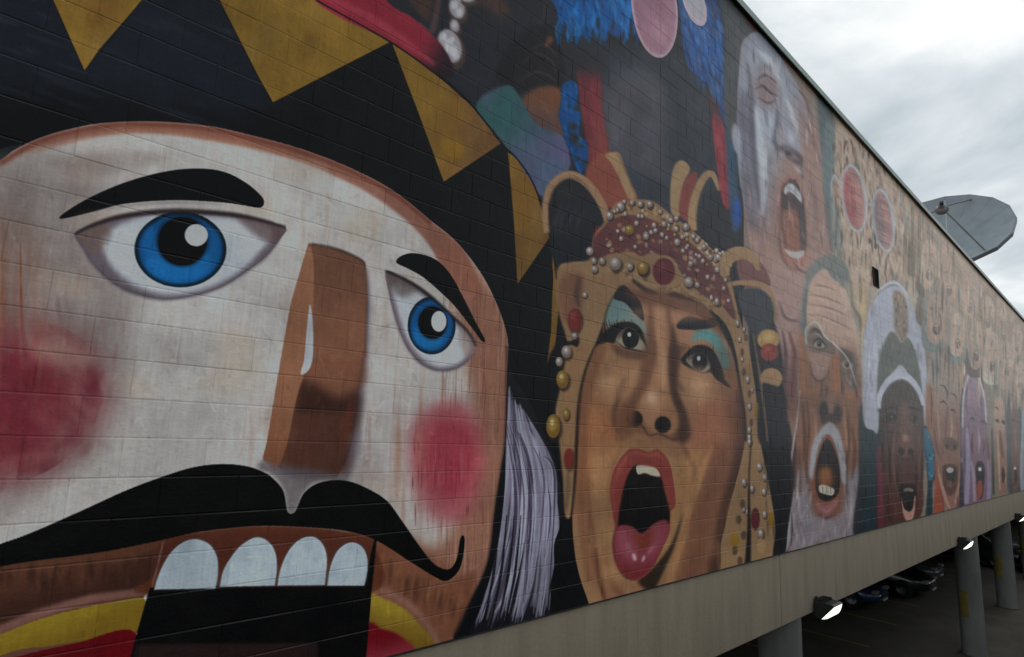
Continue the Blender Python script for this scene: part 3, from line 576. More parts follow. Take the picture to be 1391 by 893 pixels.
    fill([(200, 380), (240, 360), (300, 370), (250, 450), (240, 540), (290, 620), (250, 600), (212, 520)], (110, 74, 58), 4, .85)
    fill([(262, 448), (310, 392), (365, 366), (425, 385), (462, 450), (490, 530), (540, 600), (460, 552), (428, 514), (380, 518), (320, 494)], (34, 32, 36), .8)
    for k in range(9):
        x = 310 + k * 16; stroke([(x, 395 - 12 * math.sin(k / 8 * 3)), (x + 2, 368 - 14 * math.sin(k / 8 * 3))], [6, 2], (60, 42, 40), .5, .85)
    stroke([(264, 446), (312, 392), (366, 368), (425, 388), (464, 452), (498, 540)], [6, 14, 16, 18, 22, 10], (26, 25, 29), .8, .95)
    ER = [(290, 442), (340, 408), (392, 418), (425, 482), (382, 510), (330, 485)]
    fill(ER, (166, 152, 134), .6); fill([(290, 442), (340, 404), (392, 414), (425, 478), (380, 440), (330, 436)], (66, 54, 52), 2, .8); ell(366, 454, 41, 52, (26, 28, 34), .6, clip=ER); ell(360, 434, 10, 14, (208, 208, 206), .4)
    stroke([(290, 470), (350, 530), (430, 550)], [4, 14, 4], (136, 92, 70), 2, .7)
    # nose
    fill([(130, 100), (190, 100), (200, 380), (190, 560), (120, 620), (60, 600), (100, 380)], (182, 130, 94), 8, .7)
    fill([(205, 360), (225, 480), (230, 600), (270, 690), (288, 800), (272, 885), (200, 885), (252, 810), (230, 700), (205, 600), (196, 460)], (88, 58, 48), 3, .9)
    fill([(-70, 560), (-40, 540), (-60, 640), (-90, 720), (-95, 830), (-60, 850), (-110, 800), (-110, 680)], (96, 64, 50), 3, .9)
    ell(96, 690, 95, 70, (176, 126, 92), 9, .8); ell(20, 720, 46, 48, (170, 120, 86), 6, .8); ell(190, 750, 52, 54, (162, 112, 80), 6, .8); ell(104, 660, 50, 52, (198, 152, 118), 8, .9); ell(104, 652, 20, 26, (216, 182, 152), 5, .8)
    fill([(-80, 720), (-20, 700), (40, 760), (110, 850), (200, 850), (250, 880), (120, 890), (60, 860), (-20, 830), (-80, 820)], (136, 88, 64), 4, .8)
    ell(5, 768, 46, 44, (28, 22, 22), 1.2); ell(162, 800, 44, 46, (28, 22, 22), 1.2)
    stroke([(-90, 830), (-30, 812), (40, 800), (85, 858), (140, 850), (215, 880), (270, 870)], [4, 10, 8, 10, 4], (74, 48, 40), 1.2, .8)
    zoom()
    SHD = [([(884, 430), (894, 470), (882, 520), (866, 548), (856, 578), (858, 592), (846, 586), (849, 555), (864, 520), (873, 478)], (118, 76, 56), 4, .75),
           ([(911, 440), (922, 480), (920, 530), (932, 560), (938, 592), (924, 602), (924, 565), (911, 530)], (78, 50, 40), 3.5, .8),
           ([(975, 450), (1000, 500), (1012, 560), (1003, 605), (986, 560), (979, 500)], (124, 80, 60), 8, .55),
           ([(1010, 585), (999, 640), (981, 700), (964, 795), (922, 800), (934, 722), (954, 655), (980, 602)], (134, 86, 66), 10, .55),
           ([(846, 545), (862, 560), (858, 592), (838, 600), (832, 570)], (140, 92, 64), 5, .6),
           ([(868, 596), (915, 604), (922, 622), (900, 618), (868, 612)], (132, 86, 62), 4, .6),
           ([(800, 470), (822, 468), (812, 500), (796, 540), (788, 600), (786, 560), (792, 510)], (146, 96, 68), 4, .7),
           ([(938, 500), (965, 505), (960, 545), (935, 540)], (206, 156, 118), 6, .6),
           ([(828, 500), (868, 505), (850, 540), (822, 545)], (204, 152, 110), 7, .6),
           ([(850, 392), (905, 398), (960, 415), (985, 460), (960, 440), (905, 418), (860, 410)], (112, 74, 58), 5, .7)]
    for pts, c, b_, a_ in SHD: fill(pts, c, b_, a_, clip=FC)
    for pts, w, c in (([(845, 602), (832, 640), (828, 690), (834, 730)], [2, 7, 6, 2], (132, 86, 60)), ([(925, 602), (942, 640), (938, 700), (916, 750)], [2, 9, 8, 3], (110, 70, 52)), ([(968, 604), (945, 662), (926, 730), (906, 800)], [3, 12, 12, 8], (200, 146, 98)), ([(892, 440), (899, 490), (900, 530)], [3, 11, 5], (204, 158, 120)), ([(815, 480), (799, 535), (793, 600), (789, 690), (800, 790)], [4, 12, 10, 12, 8], (148, 96, 68)), ([(822, 740), (830, 790), (850, 815)], [3, 10, 5], (140, 92, 64)), ([(880, 400), (884, 430), (880, 450)], [2, 8, 3], (140, 96, 74)), ([(908, 402), (908, 432), (914, 452)], [2, 7, 3], (128, 86, 68))):
        stroke(pts, w, c, 2.5, .65, clip=FC)
    for (x, y, rx, ry, c, b_, a_) in ((826, 520, 13, 9, (216, 168, 124), 6, .7), (952, 522, 12, 8, (214, 162, 122), 5, .7), (812, 640, 10, 34, (210, 158, 108), 8, .7), (895, 440, 8, 26, (212, 162, 124), 6, .6), (938, 640, 6, 26, (206, 150, 102), 5, .6), (832, 780, 16, 14, (206, 156, 108), 7, .6), (806, 580, 8, 26, (206, 140, 92), 7, .6), (930, 430, 20, 8, (200, 148, 118), 6, .5), (868, 425, 12, 8, (200, 150, 120), 6, .5)):
        ell(x, y, rx, ry, c, b_, a_, clip=FC)
    # mouth
    zoom(700, 580, 2.853)
    fill([(330, 90), (420, 60), (600, 60), (660, 140), (668, 300), (620, 420), (560, 540), (380, 560), (340, 420), (330, 260)], (184, 140, 96), 12, .5)
    fill([(535, 545), (600, 460), (632, 380), (650, 330), (620, 450), (560, 590), (540, 624), (512, 634), (475, 596)], (58, 46, 38), 2, .95)
    LIP = [(378, 345), (366, 250), (385, 160), (430, 95), (470, 84), (515, 98), (552, 87), (592, 130), (610, 200), (620, 300), (598, 335), (598, 400), (565, 480), (522, 560), (470, 594), (422, 582), (390, 530), (377, 450), (388, 385)]
    fill(LIP, (154, 70, 62), .6)
    stroke([(385, 330), (378, 250), (398, 170), (436, 112), (470, 100), (515, 112), (550, 104), (580, 140)], [4, 14, 10, 4], (192, 98, 84), 2, .7)
    fill([(398, 390), (405, 310), (430, 200), (466, 148), (500, 165), (556, 188), (577, 250), (598, 345), (575, 400), (490, 440), (420, 420)], (22, 20, 23), .8)
    fill([(468, 152), (500, 150), (542, 160), (560, 192), (530, 190), (500, 180), (474, 184)], (206, 196, 172), .6)
    TG = [(396, 392), (420, 380), (455, 388), (490, 412), (540, 372), (585, 362), (594, 410), (562, 480), (520, 552), (470, 588), (426, 578), (392, 528), (380, 450)]
    fill(TG, (148, 64, 74), .8)
    fill([(400, 400), (450, 400), (480, 440), (470, 520), (420, 500), (390, 450)], (170, 88, 104), 6, .8, clip=TG); fill([(530, 400), (580, 380), (575, 440), (530, 510), (500, 500)], (164, 82, 98), 6, .8, clip=TG)
    fill([(450, 410), (490, 425), (540, 400), (520, 460), (490, 480), (465, 450)], (144, 64, 46), 5, .9, clip=TG); fill([(400, 530), (470, 560), (530, 530), (480, 592), (420, 580)], (140, 48, 48), 5, .8, clip=TG)
    ell(460, 505, 7, 16, (232, 196, 204), 1.2, .9, -.3); ell(495, 512, 5, 14, (226, 190, 198), 1.2, .9, .3); stroke([(432, 450), (445, 490)], [4, 10, 3], (214, 150, 168), 2, .7); stroke([(535, 460), (512, 492)], [3, 8, 3], (210, 150, 166), 2, .7)
    stroke([(378, 345), (388, 390), (377, 450), (390, 530), (422, 582), (470, 594)], [3, 6, 3], (92, 44, 40), 1, .7)
    # headdress gems beside the face
    zoom(700, 380, 4.06)
    stroke([(352, -10), (335, 80), (352, 150)], [14, 30, 12], (78, 66, 64), 2, .8)
    ell(332, 232, 42, 72, (70, 52, 48), 1, .8); ell(327, 225, 36, 64, (146, 50, 50), .8); ell(316, 200, 14, 22, (186, 100, 92), 2, .7)
    fill([(230, 340), (300, 340), (350, 320), (340, 370), (300, 360), (250, 400), (220, 480), (190, 460)], (26, 26, 32), 1.5)
    pearl(325, 310, 17); pearl(382, 85, 14); pearl(280, 398, 27, False, 36); pearl(240, 452, 19, False, 26); pearl(258, 550, 34, True, 50); pearl(278, 742, 19, True, 32); pearl(207, 808, 38, True, 66)
    zoom(700, 580, 2.853)
    ell(210, 130, 22, 44, (92, 62, 50), 1, .8); ell(207, 122, 18, 38, (150, 52, 46), .8); stroke([(205, 170), (202, 250), (196, 320)], [10, 16, 6], (120, 98, 80), 1.5, .7)
    for (x, y, r) in [(905, 12, 8), (908, 60, 9), (945, 155, 10), (965, 195, 9), (885, 215, 10), (916, 240, 9), (962, 252, 9), (965, 340, 9), (950, 415, 12), (897, 330, 7), (884, 320, 7)]: pearl(x, y, r, False, r * 1.7)
    ell(952, 462, 18, 30, (190, 152, 108), .6); ell(850, 440, 18, 28, (176, 132, 50), .8); ell(990, 362, 15, 32, (164, 128, 48), .8); ell(930, 358, 16, 44, (84, 52, 50), .8); ell(928, 355, 13, 38, (122, 42, 52), .6)
    for (x, y) in [(865, 360), (850, 480), (884, 420), (870, 520), (880, 300)]: ell(x, y, 10, 18, (92, 74, 56), 1, .8)
    stroke([(915, 30), (905, 200), (905, 400), (900, 530)], [4, 5, 14, 24], (36, 32, 34), .8, .95)

    # ---- elderly singer with a pale painted brow, against the coping
    zoom()
    fill([(970, -60), (998, -6), (1030, 34), (1062, 72), (1030, 70), (1008, 90), (1002, 170), (990, 190), (984, 120), (984, 40)], (88, 91, 94), 2.5, .95)
    fill([(992, -20), (1020, 18), (1040, 44), (1018, 36)], (124, 84, 74), 3, .8)
    zoom(960, 20, 2.708)
    HD = [(118, 210), (126, 112), (150, 78), (185, 64), (232, 104), (300, 200), (352, 300), (402, 420), (430, 560), (445, 700), (470, 893), (440, 1060), (360, 1140), (260, 1130), (200, 1020), (165, 880), (135, 700), (112, 520), (110, 350)]
    fill(HD, (158, 158, 172), 1, 1, ((178, 140, 128), (200, 420), (360, 520)))
    fill([(150, 200), (200, 130), (270, 200), (300, 340), (270, 480), (240, 640), (205, 780), (170, 640), (160, 420)], (184, 190, 202), 12, .8, clip=HD)
    fill([(112, 300), (160, 320), (170, 560), (190, 780), (150, 760), (115, 540)], (118, 114, 130), 8, .8, clip=HD)
    fill([(175, 240), (215, 200), (258, 240), (262, 310), (225, 345), (182, 320)], (150, 120, 122), 8, .8)
    for pts, w in (([(178, 275), (205, 262), (232, 285), (262, 300)], [4, 10, 5]), ([(185, 240), (215, 222), (255, 250)], [3, 8, 3]), ([(190, 305), (225, 325), (255, 312)], [3, 7, 3])):
        stroke(pts, w, (84, 70, 78), 1.2, .85)
    stroke([(268, 300), (262, 420), (250, 480), (290, 500), (335, 520)], [4, 12, 10, 12, 5], (96, 84, 96), 3, .8)
    fill([(270, 320), (330, 380), (345, 500), (280, 480)], (172, 168, 178), 7, .6, clip=HD)
    stroke([(340, 360), (380, 430), (420, 560)], [4, 14, 4], (120, 92, 90), 4, .6)
    stroke([(335, 270), (370, 330), (385, 420)], [4, 10, 4], (110, 88, 88), 2.5, .7)
    stroke([(240, 500), (222, 640), (210, 780), (200, 900)], [4, 14, 10, 4], (112, 92, 104), 4, .7)
    MO = [(262, 650), (280, 606), (312, 590), (350, 625), (366, 720), (370, 880), (345, 930), (300, 925), (272, 870), (262, 750)]
    fill(MO, (184, 128, 112), 2); fill([(272, 660), (290, 618), (315, 606), (345, 640), (358, 720), (362, 850), (335, 890), (296, 880), (276, 800)], (92, 70, 70), 1.5)
    fill([(276, 740), (300, 716), (335, 735), (350, 860), (320, 884), (292, 872)], (172, 112, 92), 4, .95)
    fill([(344, 690), (360, 740), (362, 860), (346, 840)], (70, 66, 72), 3, .8)
    fill([(284, 640), (300, 622), (322, 628), (346, 664), (346, 690), (322, 664), (302, 652), (287, 662)], (206, 204, 206), 1)
    stroke([(302, 632), (304, 655)], 2, (120, 110, 110), .5, .8); stroke([(324, 640), (325, 666)], 2, (120, 110, 110), .5, .8); stroke([(300, 606), (318, 614), (330, 606)], [2, 8, 2], (62, 44, 46), 1.2, .8)
    fill([(284, 862), (320, 872), (356, 868), (350, 892), (312, 894)], (200, 194, 190), 1.2, .9)
    stroke([(248, 500), (300, 486), (345, 530), (338, 545), (290, 520)], [6, 14, 16, 6], (84, 72, 84), 2.5, .85); ell(300, 510, 14, 10, (66, 56, 66), 2, .8)
    fill([(262, 430), (300, 400), (335, 440), (342, 500), (300, 486)], (168, 166, 180), 4, .8); ell(312, 452, 12, 26, (202, 204, 214), 4, .8)
    stroke([(185, 205), (225, 188), (268, 225)], [5, 16, 5], (108, 98, 112), 3, .8)
    stroke([(262, 560), (246, 640), (244, 760), (262, 880)], [4, 14, 12, 4], (150, 118, 120), 4, .8); stroke([(372, 560), (398, 680), (396, 860)], [4, 14, 4], (142, 106, 100), 4, .7)
    stroke([(262, 700), (270, 860), (300, 930), (345, 940)], [4, 12, 8], (116, 82, 80), 2.5, .7)
    for k in range(60):
        x, y = rg.uniform(120, 440), rg.uniform(120, 1080)
        stroke([(x, y), (x + rg.uniform(-6, 12), y + rg.uniform(40, 120))], [2, 9, 2], rg.choice([(178, 160, 160), (134, 118, 128), (190, 150, 138), (196, 194, 200)]), 2, .28, clip=HD)
    for pts, w in (([(150, 180), (165, 320), (172, 520), (196, 720)], [6, 20, 22, 8]), ([(262, 330), (255, 420), (246, 480)], [4, 14, 8]), ([(345, 540), (352, 600)], [4, 12]), ([(230, 520), (214, 640), (206, 760)], [4, 12, 5])):
        stroke(pts, w, (84, 76, 92), 2.5, .6, clip=HD)
    for pts, w in (([(178, 340), (196, 460), (214, 600), (204, 740)], [8, 30, 26, 8]), ([(185, 130), (230, 170), (268, 240)], [8, 26, 8]), ([(290, 300), (318, 380), (330, 430)], [6, 18, 6]), ([(320, 560), (345, 580)], [4, 12])):
        stroke(pts, w, (222, 226, 234), 3, .7, clip=HD)
    for k in range(70):
        x, y = rg.uniform(120, 440), rg.uniform(100, 1060)
        stroke([(x, y), (x + rg.uniform(-8, 12), y + rg.uniform(30, 80))], [2, 6, 2], rg.choice([(220, 216, 222), (104, 92, 104), (206, 156, 140), (128, 92, 90), (196, 172, 170)]), 1, .5, clip=HD)
    ell(108, 455, 16, 55, (178, 176, 188), 2, .9, -.1); stroke([(112, 420), (118, 500), (124, 640)], [4, 16, 4], (170, 168, 182), 2, .8)
    fill([(405, 300), (468, 380), (470, 520), (480, 760), (470, 893), (440, 760), (428, 560)], (94, 106, 110), 3, .95)
    # bespectacled face
    zoom(1120, 180, 4.467)
    fill([(60, -20), (240, 40), (420, 240), (560, 420), (520, 700), (420, 900), (120, 900), (60, 700), (40, 300)], (206, 180, 158), 5, .9)  # base lightened, sheen of the wall painted in
    fill([(0, -40), (55, -20), (60, 150), (50, 300), (30, 420), (-10, 300)], (120, 136, 138), 3, .9); fill([(45, 440), (80, 460), (105, 640), (100, 780), (60, 760)], (128, 144, 144), 4, .9)
    rg = random.Random(81)
    for k in range(760):
        x, y = rg.uniform(50, 560), rg.uniform(20, 900)
        if y < (x - 180) * 1.1: continue
        stroke([(x, y), (x + rg.uniform(-8, 10), y + rg.uniform(24, 110))], [2, rg.uniform(4, 15), 2], rg.choice([(112, 88, 74), (228, 206, 182), (132, 104, 88), (212, 162, 142), (168, 140, 118), (96, 104, 100), (222, 190, 160), (84, 64, 56)]), .9, rg.uniform(.35, .8))
    for (cx_, cy_, rx, ry, c1, c2) in [(180, 400, 64, 198, (192, 134, 126), (176, 76, 82)), (357, 535, 54, 184, (186, 140, 132), (122, 104, 108))]:
        ell(cx_, cy_, rx + 12, ry + 12, (190, 196, 202), .8, 1, -.13); ell(cx_, cy_, rx - 4, ry - 6, c1, 1, 1, -.13); ell(cx_ - 26, cy_ + 10, rx * .5, ry * .8, c2, 4, .85, -.13)
        for j in range(16):
            yy = cy_ - ry * .75 + j * ry * .095
            stroke([(cx_ - rx * .7, yy - 10), (cx_, yy + rg.uniform(0, 16)), (cx_ + rx * .75, yy + 26)], [2, rg.uniform(4, 8), 2], rg.choice([(104, 74, 78), (150, 92, 92), (92, 84, 90), (216, 166, 152)]), .8, .6)
        for s_ in (-.5, .2): stroke([(cx_ + rx * s_, cy_ - ry * .6), (cx_ + rx * (s_ + .1), cy_ + ry * .5)], [3, 12, 3], (206, 150, 140), 2, .5)
    stroke([(112, 300), (88, 302), (60, 262), (42, 300), (40, 390)], [10, 16, 12, 10, 6], (186, 190, 194), 1, .9); stroke([(60, 290), (78, 400)], [10, 30], (170, 110, 104), 2, .7)
    stroke([(244, 420), (275, 440), (300, 430)], [12, 18, 12], (180, 180, 186), 1, .85)
    for (x, y) in [(275, 660), (310, 690), (470, 740), (545, 590)]: ell(x, y, 9, 18, (72, 60, 56), 1, .85)

    # ---- old man with glasses and white beard
    zoom(1060, 350, 4.25)
    fill([(-60, 60), (60, 70), (140, 130), (130, 420), (140, 560), (110, 893), (-60, 893)], (186, 150, 142), 4, .9, ((118, 84, 80), (40, 420), (40, 760)))
    stroke([(-10, 250), (30, 350), (100, 365)], [4, 14, 5], (112, 84, 84), 2, .85); stroke([(70, 20), (110, 70), (180, 100)], [4, 10, 4], (96, 76, 76), 1.5, .8)
    for pts, w, c in (([(10, 420), (30, 560), (20, 760), (40, 893)], [6, 22, 18, 8], (92, 62, 62)), ([(50, 430), (80, 560), (70, 740), (60, 893)], [8, 24, 14, 10], (128, 60, 56)), ([(90, 400), (112, 480), (120, 620)], [6, 18, 8], (206, 140, 108)), ([(100, 640), (105, 760), (100, 893)], [4, 8, 6], (196, 186, 182)), ([(0, 700), (10, 893)], [10, 30], (48, 40, 42))):
        stroke(pts, w, c, 1.5, .8)
    fill([(112, 380), (135, 180), (165, 60), (230, 0), (310, -15), (380, 40), (410, 160), (430, 300), (462, 380), (460, 560), (470, 900), (130, 900), (140, 520)], (132, 136, 132), 2.5)
    OM = [(150, 420), (150, 300), (165, 165), (205, 95), (258, 66), (300, 120), (360, 165), (402, 250), (420, 345), (448, 430), (458, 560), (462, 900), (110, 900), (135, 640), (150, 520)]
    fill(OM, (204, 168, 150), 1.2, 1, ((164, 112, 88), (300, 430), (300, 640)))
    for pts in ([(165, 215), (240, 225), (310, 250), (390, 290)], [(160, 270), (240, 280), (330, 310), (410, 350)], [(165, 330), (230, 335), (330, 375), (420, 420)], [(185, 160), (250, 165), (320, 190)]):
        stroke(pts, [3, 9, 3], (142, 112, 102), 1.2, .8); stroke([(x, y + 16) for x, y in pts], [3, 10, 3], (224, 192, 172), 1.6, .7)
    for k in range(46):
        x, y = rg.uniform(160, 440), rg.uniform(120, 520)
        stroke([(x, y), (x + rg.uniform(-4, 8), y + rg.uniform(20, 60))], [2, rg.uniform(4, 9), 2], rg.choice([(222, 190, 170), (162, 126, 112), (190, 146, 130)]), 1, .5, clip=OM)
    for k in range(40):
        t = rg.random(); x = 290 + 120 * t + rg.uniform(-8, 8); y = 20 + 180 * t + rg.uniform(-10, 40)
        stroke([(x, y), (x + 8, y + rg.uniform(20, 60))], [2, 8, 2], rg.choice([(160, 164, 158), (104, 108, 104), (140, 142, 136)]), 1, .6)
    stroke([(408, 130), (412, 230), (422, 290), (456, 350), (462, 430)], [4, 14, 16, 22, 6], (66, 60, 52), 1.5, .85); stroke([(148, 180), (140, 300), (142, 400)], [4, 12, 5], (100, 100, 98), 1.5, .8)
    fill([(165, 430), (200, 395), (240, 440), (300, 500), (310, 555), (250, 560), (190, 520), (160, 500)], (126, 112, 102), 3, .9)
    fill([(190, 490), (225, 465), (262, 510), (240, 530), (205, 520)], (58, 48, 46), 1.5, .95); ell(222, 496, 8, 10, (30, 26, 26), .8); stroke([(180, 450), (215, 440), (260, 480)], [3, 12, 4], (192, 160, 142), 1.2, .8)
    fill([(345, 520), (420, 555), (450, 640), (445, 740), (400, 760), (362, 680), (340, 590)], (112, 96, 88), 3, .9); stroke([(370, 640), (385, 700), (410, 735), (405, 660)], [4, 10, 4], (176, 160, 148), 1.2, .8); ell(385, 620, 16, 14, (52, 44, 42), 2, .9)
    stroke([(165, 440), (195, 415), (235, 440), (262, 480)], [5, 18, 16, 5], (84, 76, 70), 1.2, .9); stroke([(350, 560), (385, 560), (425, 610)], [5, 18, 6], (84, 72, 66), 1.2, .9)
    fill([(352, 612), (380, 592), (418, 622), (400, 642), (370, 640)], (186, 166, 150), 1, .9); ell(385, 618, 13, 16, (34, 28, 28), .8); ell(381, 612, 4, 5, (214, 208, 200), .5)
    fill([(188, 498), (222, 474), (258, 508), (240, 524), (205, 520)], (190, 170, 152), 1, .9); ell(224, 499, 13, 17, (32, 26, 26), .8); ell(220, 493, 4, 5, (216, 210, 202), .5); stroke([(184, 500), (222, 470), (262, 510)], [4, 9, 4], (44, 34, 32), .8, .9)
    for pts in ([(168, 530), (210, 545), (255, 540)], [(350, 660), (385, 672), (425, 655)], [(300, 500), (310, 540), (305, 580)], [(285, 470), (296, 500)], [(430, 590), (450, 580)], [(430, 620), (455, 622)], [(152, 470), (166, 480)]):
        stroke(pts, [3, 8, 3], (104, 74, 64), 1, .8)
    stroke([(148, 500), (146, 420), (172, 385), (198, 370), (226, 392), (252, 450), (300, 490), (340, 528), (388, 588), (415, 660), (440, 750)], [9, 11, 9, 9, 10, 12, 10, 9, 8, 6, 5], (206, 206, 198), .7, .95)
    stroke([(155, 512), (200, 528), (260, 545), (310, 555)], [4, 8, 4], (70, 60, 56), 1, .8)
    fill([(165, 560), (215, 545), (285, 560), (285, 640), (250, 700), (205, 700), (172, 650)], (200, 156, 142), 3, .85); stroke([(168, 600), (185, 680), (222, 714), (262, 690), (290, 620)], [4, 10, 12, 9, 4], (104, 72, 64), 1.4, .85); stroke([(190, 590), (220, 640), (215, 670)], [4, 12, 4], (226, 190, 176), 2, .7)
    fill([(112, 430), (135, 480), (150, 640), (150, 800), (118, 800), (108, 620)], (192, 120, 78), 3, .85); fill([(295, 570), (340, 590), (345, 700), (330, 850), (300, 850), (295, 700)], (196, 120, 70), 3, .85); fill([(180, 740), (235, 740), (220, 893), (150, 893)], (184, 132, 100), 3, .7)
    for pts, w in (([(345, 640), (360, 760), (345, 893)], [4, 16, 8]), ([(420, 700), (440, 800), (430, 893)], [4, 16, 8]), ([(240, 700), (235, 800), (215, 893)], [4, 14, 6]), ([(270, 740), (262, 820), (268, 893)], [6, 30, 20])):
        stroke(pts, w, (78, 54, 48), 1.6, .8)
    zoom(1040, 530, 3.885)
    OM2 = [(140, 60), (300, 20), (480, 60), (515, 200), (500, 420), (490, 780), (280, 820), (120, 880), (125, 640), (120, 460), (150, 250)]
    fill(OM2, (158, 108, 86), 8)
    fill([(200, 40), (270, 0), (260, 160), (225, 340), (195, 400), (195, 180)], (190, 116, 70), 5, .85); fill([(400, 40), (480, 40), (490, 300), (470, 460), (430, 360), (410, 180)], (188, 112, 64), 5, .85)
    fill([(140, 460), (200, 420), (240, 620), (300, 680), (400, 650), (430, 470), (495, 420), (485, 760), (280, 810), (130, 860), (120, 640)], (164, 156, 166), 4, .95)
    fill([(130, 380), (180, 300), (190, 520), (160, 560), (125, 520)], (122, 84, 70), 4, .8)
    for pts, w, c in (([(195, 60), (205, 220), (200, 380)], [6, 18, 6], (78, 46, 38)), ([(455, 180), (470, 330), (455, 470)], [6, 20, 6], (96, 52, 38)), ([(215, 60), (228, 200), (214, 380), (226, 540)], [4, 12, 10, 4], (62, 40, 36)), ([(432, 100), (440, 260), (425, 420), (430, 560)], [4, 14, 12, 4], (66, 42, 38)), ([(160, 200), (150, 340), (150, 520)], [4, 18, 6], (74, 50, 46)), ([(248, 100), (264, 220), (240, 330)], [4, 12, 4], (222, 172, 140)), ([(410, 60), (418, 200), (436, 320)], [4, 12, 4], (222, 168, 134)), ([(172, 420), (168, 560), (190, 700)], [4, 18, 6], (208, 202, 208)), ([(455, 480), (452, 600), (440, 720)], [4, 16, 6], (206, 198, 204)), ([(500, 40), (505, 220), (492, 400)], [5, 14, 5], (86, 60, 52))):
        stroke(pts, w, c, 1.3, .8)
    ell(306, 110, 25, 50, (32, 24, 24), 2); ell(378, 122, 21, 42, (36, 27, 26), 2); fill([(285, 160), (340, 120), (398, 155), (362, 184), (310, 184)], (62, 40, 36), 2.5, .9); fill([(325, 40), (352, 30), (358, 110), (336, 120)], (196, 142, 112), 3, .8)
    stroke([(180, 0), (165, 160), (140, 330), (126, 480), (135, 640), (160, 760)], [4, 9, 9, 6], (204, 200, 204), .8, .9); stroke([(494, 200), (498, 420), (486, 700)], [4, 7, 5], (206, 198, 200), .8, .8)
    fill([(228, 440), (238, 330), (262, 250), (320, 176), (352, 174), (388, 225), (415, 340), (424, 490), (395, 470), (375, 320), (335, 238), (300, 262), (270, 350), (250, 470)], (192, 194, 202), 1.5)
    for k in range(26):
        t = rg.uniform(-1, 1); x = 332 + 80 * t; y = 195 + 190 * abs(t) ** 1.6
        stroke([(x, y), (x + 14 * t, y + rg.uniform(30, 60))], [2, 6, 2], rg.choice([(220, 220, 226), (130, 132, 144), (168, 168, 178)]), .6, .7)
    fill([(250, 490), (270, 350), (300, 262), (335, 238), (375, 320), (395, 440), (394, 570), (358, 650), (310, 662), (258, 600)], (160, 92, 66), 1.5)
    fill([(262, 480), (278, 350), (322, 258), (365, 320), (390, 430), (384, 540), (330, 585), (280, 565)], (18, 15, 16), 1)
    ell(316, 470, 44, 66, (156, 84, 46), 5); ell(312, 448, 24, 46, (196, 126, 66), 6, .85); stroke([(352, 420), (362, 480), (350, 540)], [4, 12, 4], (60, 34, 28), 1.5, .8)
    fill([(280, 508), (300, 500), (330, 508), (362, 525), (352, 556), (310, 550), (284, 538)], (226, 218, 198), .7)
    for x in (300, 322, 342): stroke([(x, 508), (x + 1, 548)], 3, (110, 96, 84), .4, .8)
    fill([(260, 570), (310, 612), (384, 570), (362, 632), (320, 660), (278, 632)], (188, 116, 114), 1.5); stroke([(285, 620), (320, 640), (355, 618)], [3, 8, 3], (222, 168, 164), 1, .8)
    stroke([(270, 650), (320, 676), (370, 650)], [4, 14, 4], (96, 70, 72), 1.5, .8)
    for k in range(130):
        x, y = rg.uniform(125, 488), rg.uniform(470, 800)
        if 240 < x < 410 and y < 650: continue
        stroke([(x, y), (x + rg.uniform(-10, 10), y + rg.uniform(30, 90))], [2, 6, 2], rg.choice([(208, 202, 208), (110, 96, 106), (164, 128, 132), (222, 218, 222), (134, 122, 132)]), .8, .6, clip=OM2)
    fill([(125, 630), (132, 660), (118, 820), (96, 862), (86, 866), (100, 760)], (206, 206, 208), .8)
    stroke([(136, 640), (140, 740), (130, 830)], [3, 8, 3], (60, 44, 42), 1, .8)

    # side curls and the dark gap beside them, in front of the next figure
    zoom()
    fill([(1034, 520), (1052, 512), (1064, 530), (1070, 600), (1078, 650), (1070, 720), (1066, 752), (1050, 758), (1053, 715), (1045, 660), (1036, 600)], (31, 32, 38), 1.2)
    fill([(1024, 440), (1046, 430), (1060, 470), (1062, 520), (1036, 540), (1026, 500)], (52, 50, 56), 2)
    zoom(850, 200, 3.8826)
    fill([(590, 600), (700, 600), (760, 700), (740, 740), (620, 730)], (140, 92, 90), 1)
    stroke([(520, 680), (525, 610), (560, 570), (620, 560), (680, 600), (700, 650)], [40, 70, 70, 50, 20], (178, 142, 104), .8)
    stroke([(560, 720), (640, 715), (740, 740), (780, 830), (790, 920)], [20, 30, 26, 16], (172, 136, 100), .8)
    fill([(600, 760), (720, 755), (775, 830), (770, 930), (690, 1010), (650, 950), (610, 860)], (72, 74, 82), 1.5)
    zoom(860, 380, 4.059)
    ell(688, 730, 18, 50, (170, 122, 44), .8)
    ell(745, 330, 62, 56, (182, 144, 90), .6); ell(742, 318, 36, 24, (206, 172, 116), 3, .8); ell(750, 400, 50, 48, (152, 66, 60), .8); ell(740, 385, 20, 16, (186, 100, 84), 2, .7)
    ell(760, 545, 62, 58, (172, 136, 98), .8); fill([(700, 600), (760, 580), (825, 620), (845, 760), (850, 900), (700, 900)], (44, 44, 52), 1.5)
    stroke([(660, 300), (690, 480), (720, 700), (740, 893)], [6, 14, 10], (176, 138, 100), 1, .6)
    zoom()
    for k in range(24):
        x, y = random.Random(k).uniform(1034, 1068), random.Random(k + 50).uniform(540, 720)
        stroke([(x, y), (x + 1, y + 24)], [.5, 2.4, .5], (52, 54, 62), .8, .5)
    # ---- dark-clad figures and the woman in a white shawl
    zoom(1160, 540, 4.7)
    fill([(40, 60), (170, 60), (190, 500), (190, 850), (0, 893), (30, 500)], (34, 42, 50), 1.5); fill([(55, 180), (140, 200), (150, 500), (140, 840), (60, 860), (45, 500)], (34, 66, 76), 5, .7)
    for k in range(20):
        x = rg.uniform(40, 150); y = rg.uniform(150, 700); stroke([(x, y), (x + rg.uniform(-5, 5), y + rg.uniform(50, 150))], [2, 9, 2], rg.choice([(24, 30, 36), (48, 82, 92), (40, 56, 66)]), 1, .6)
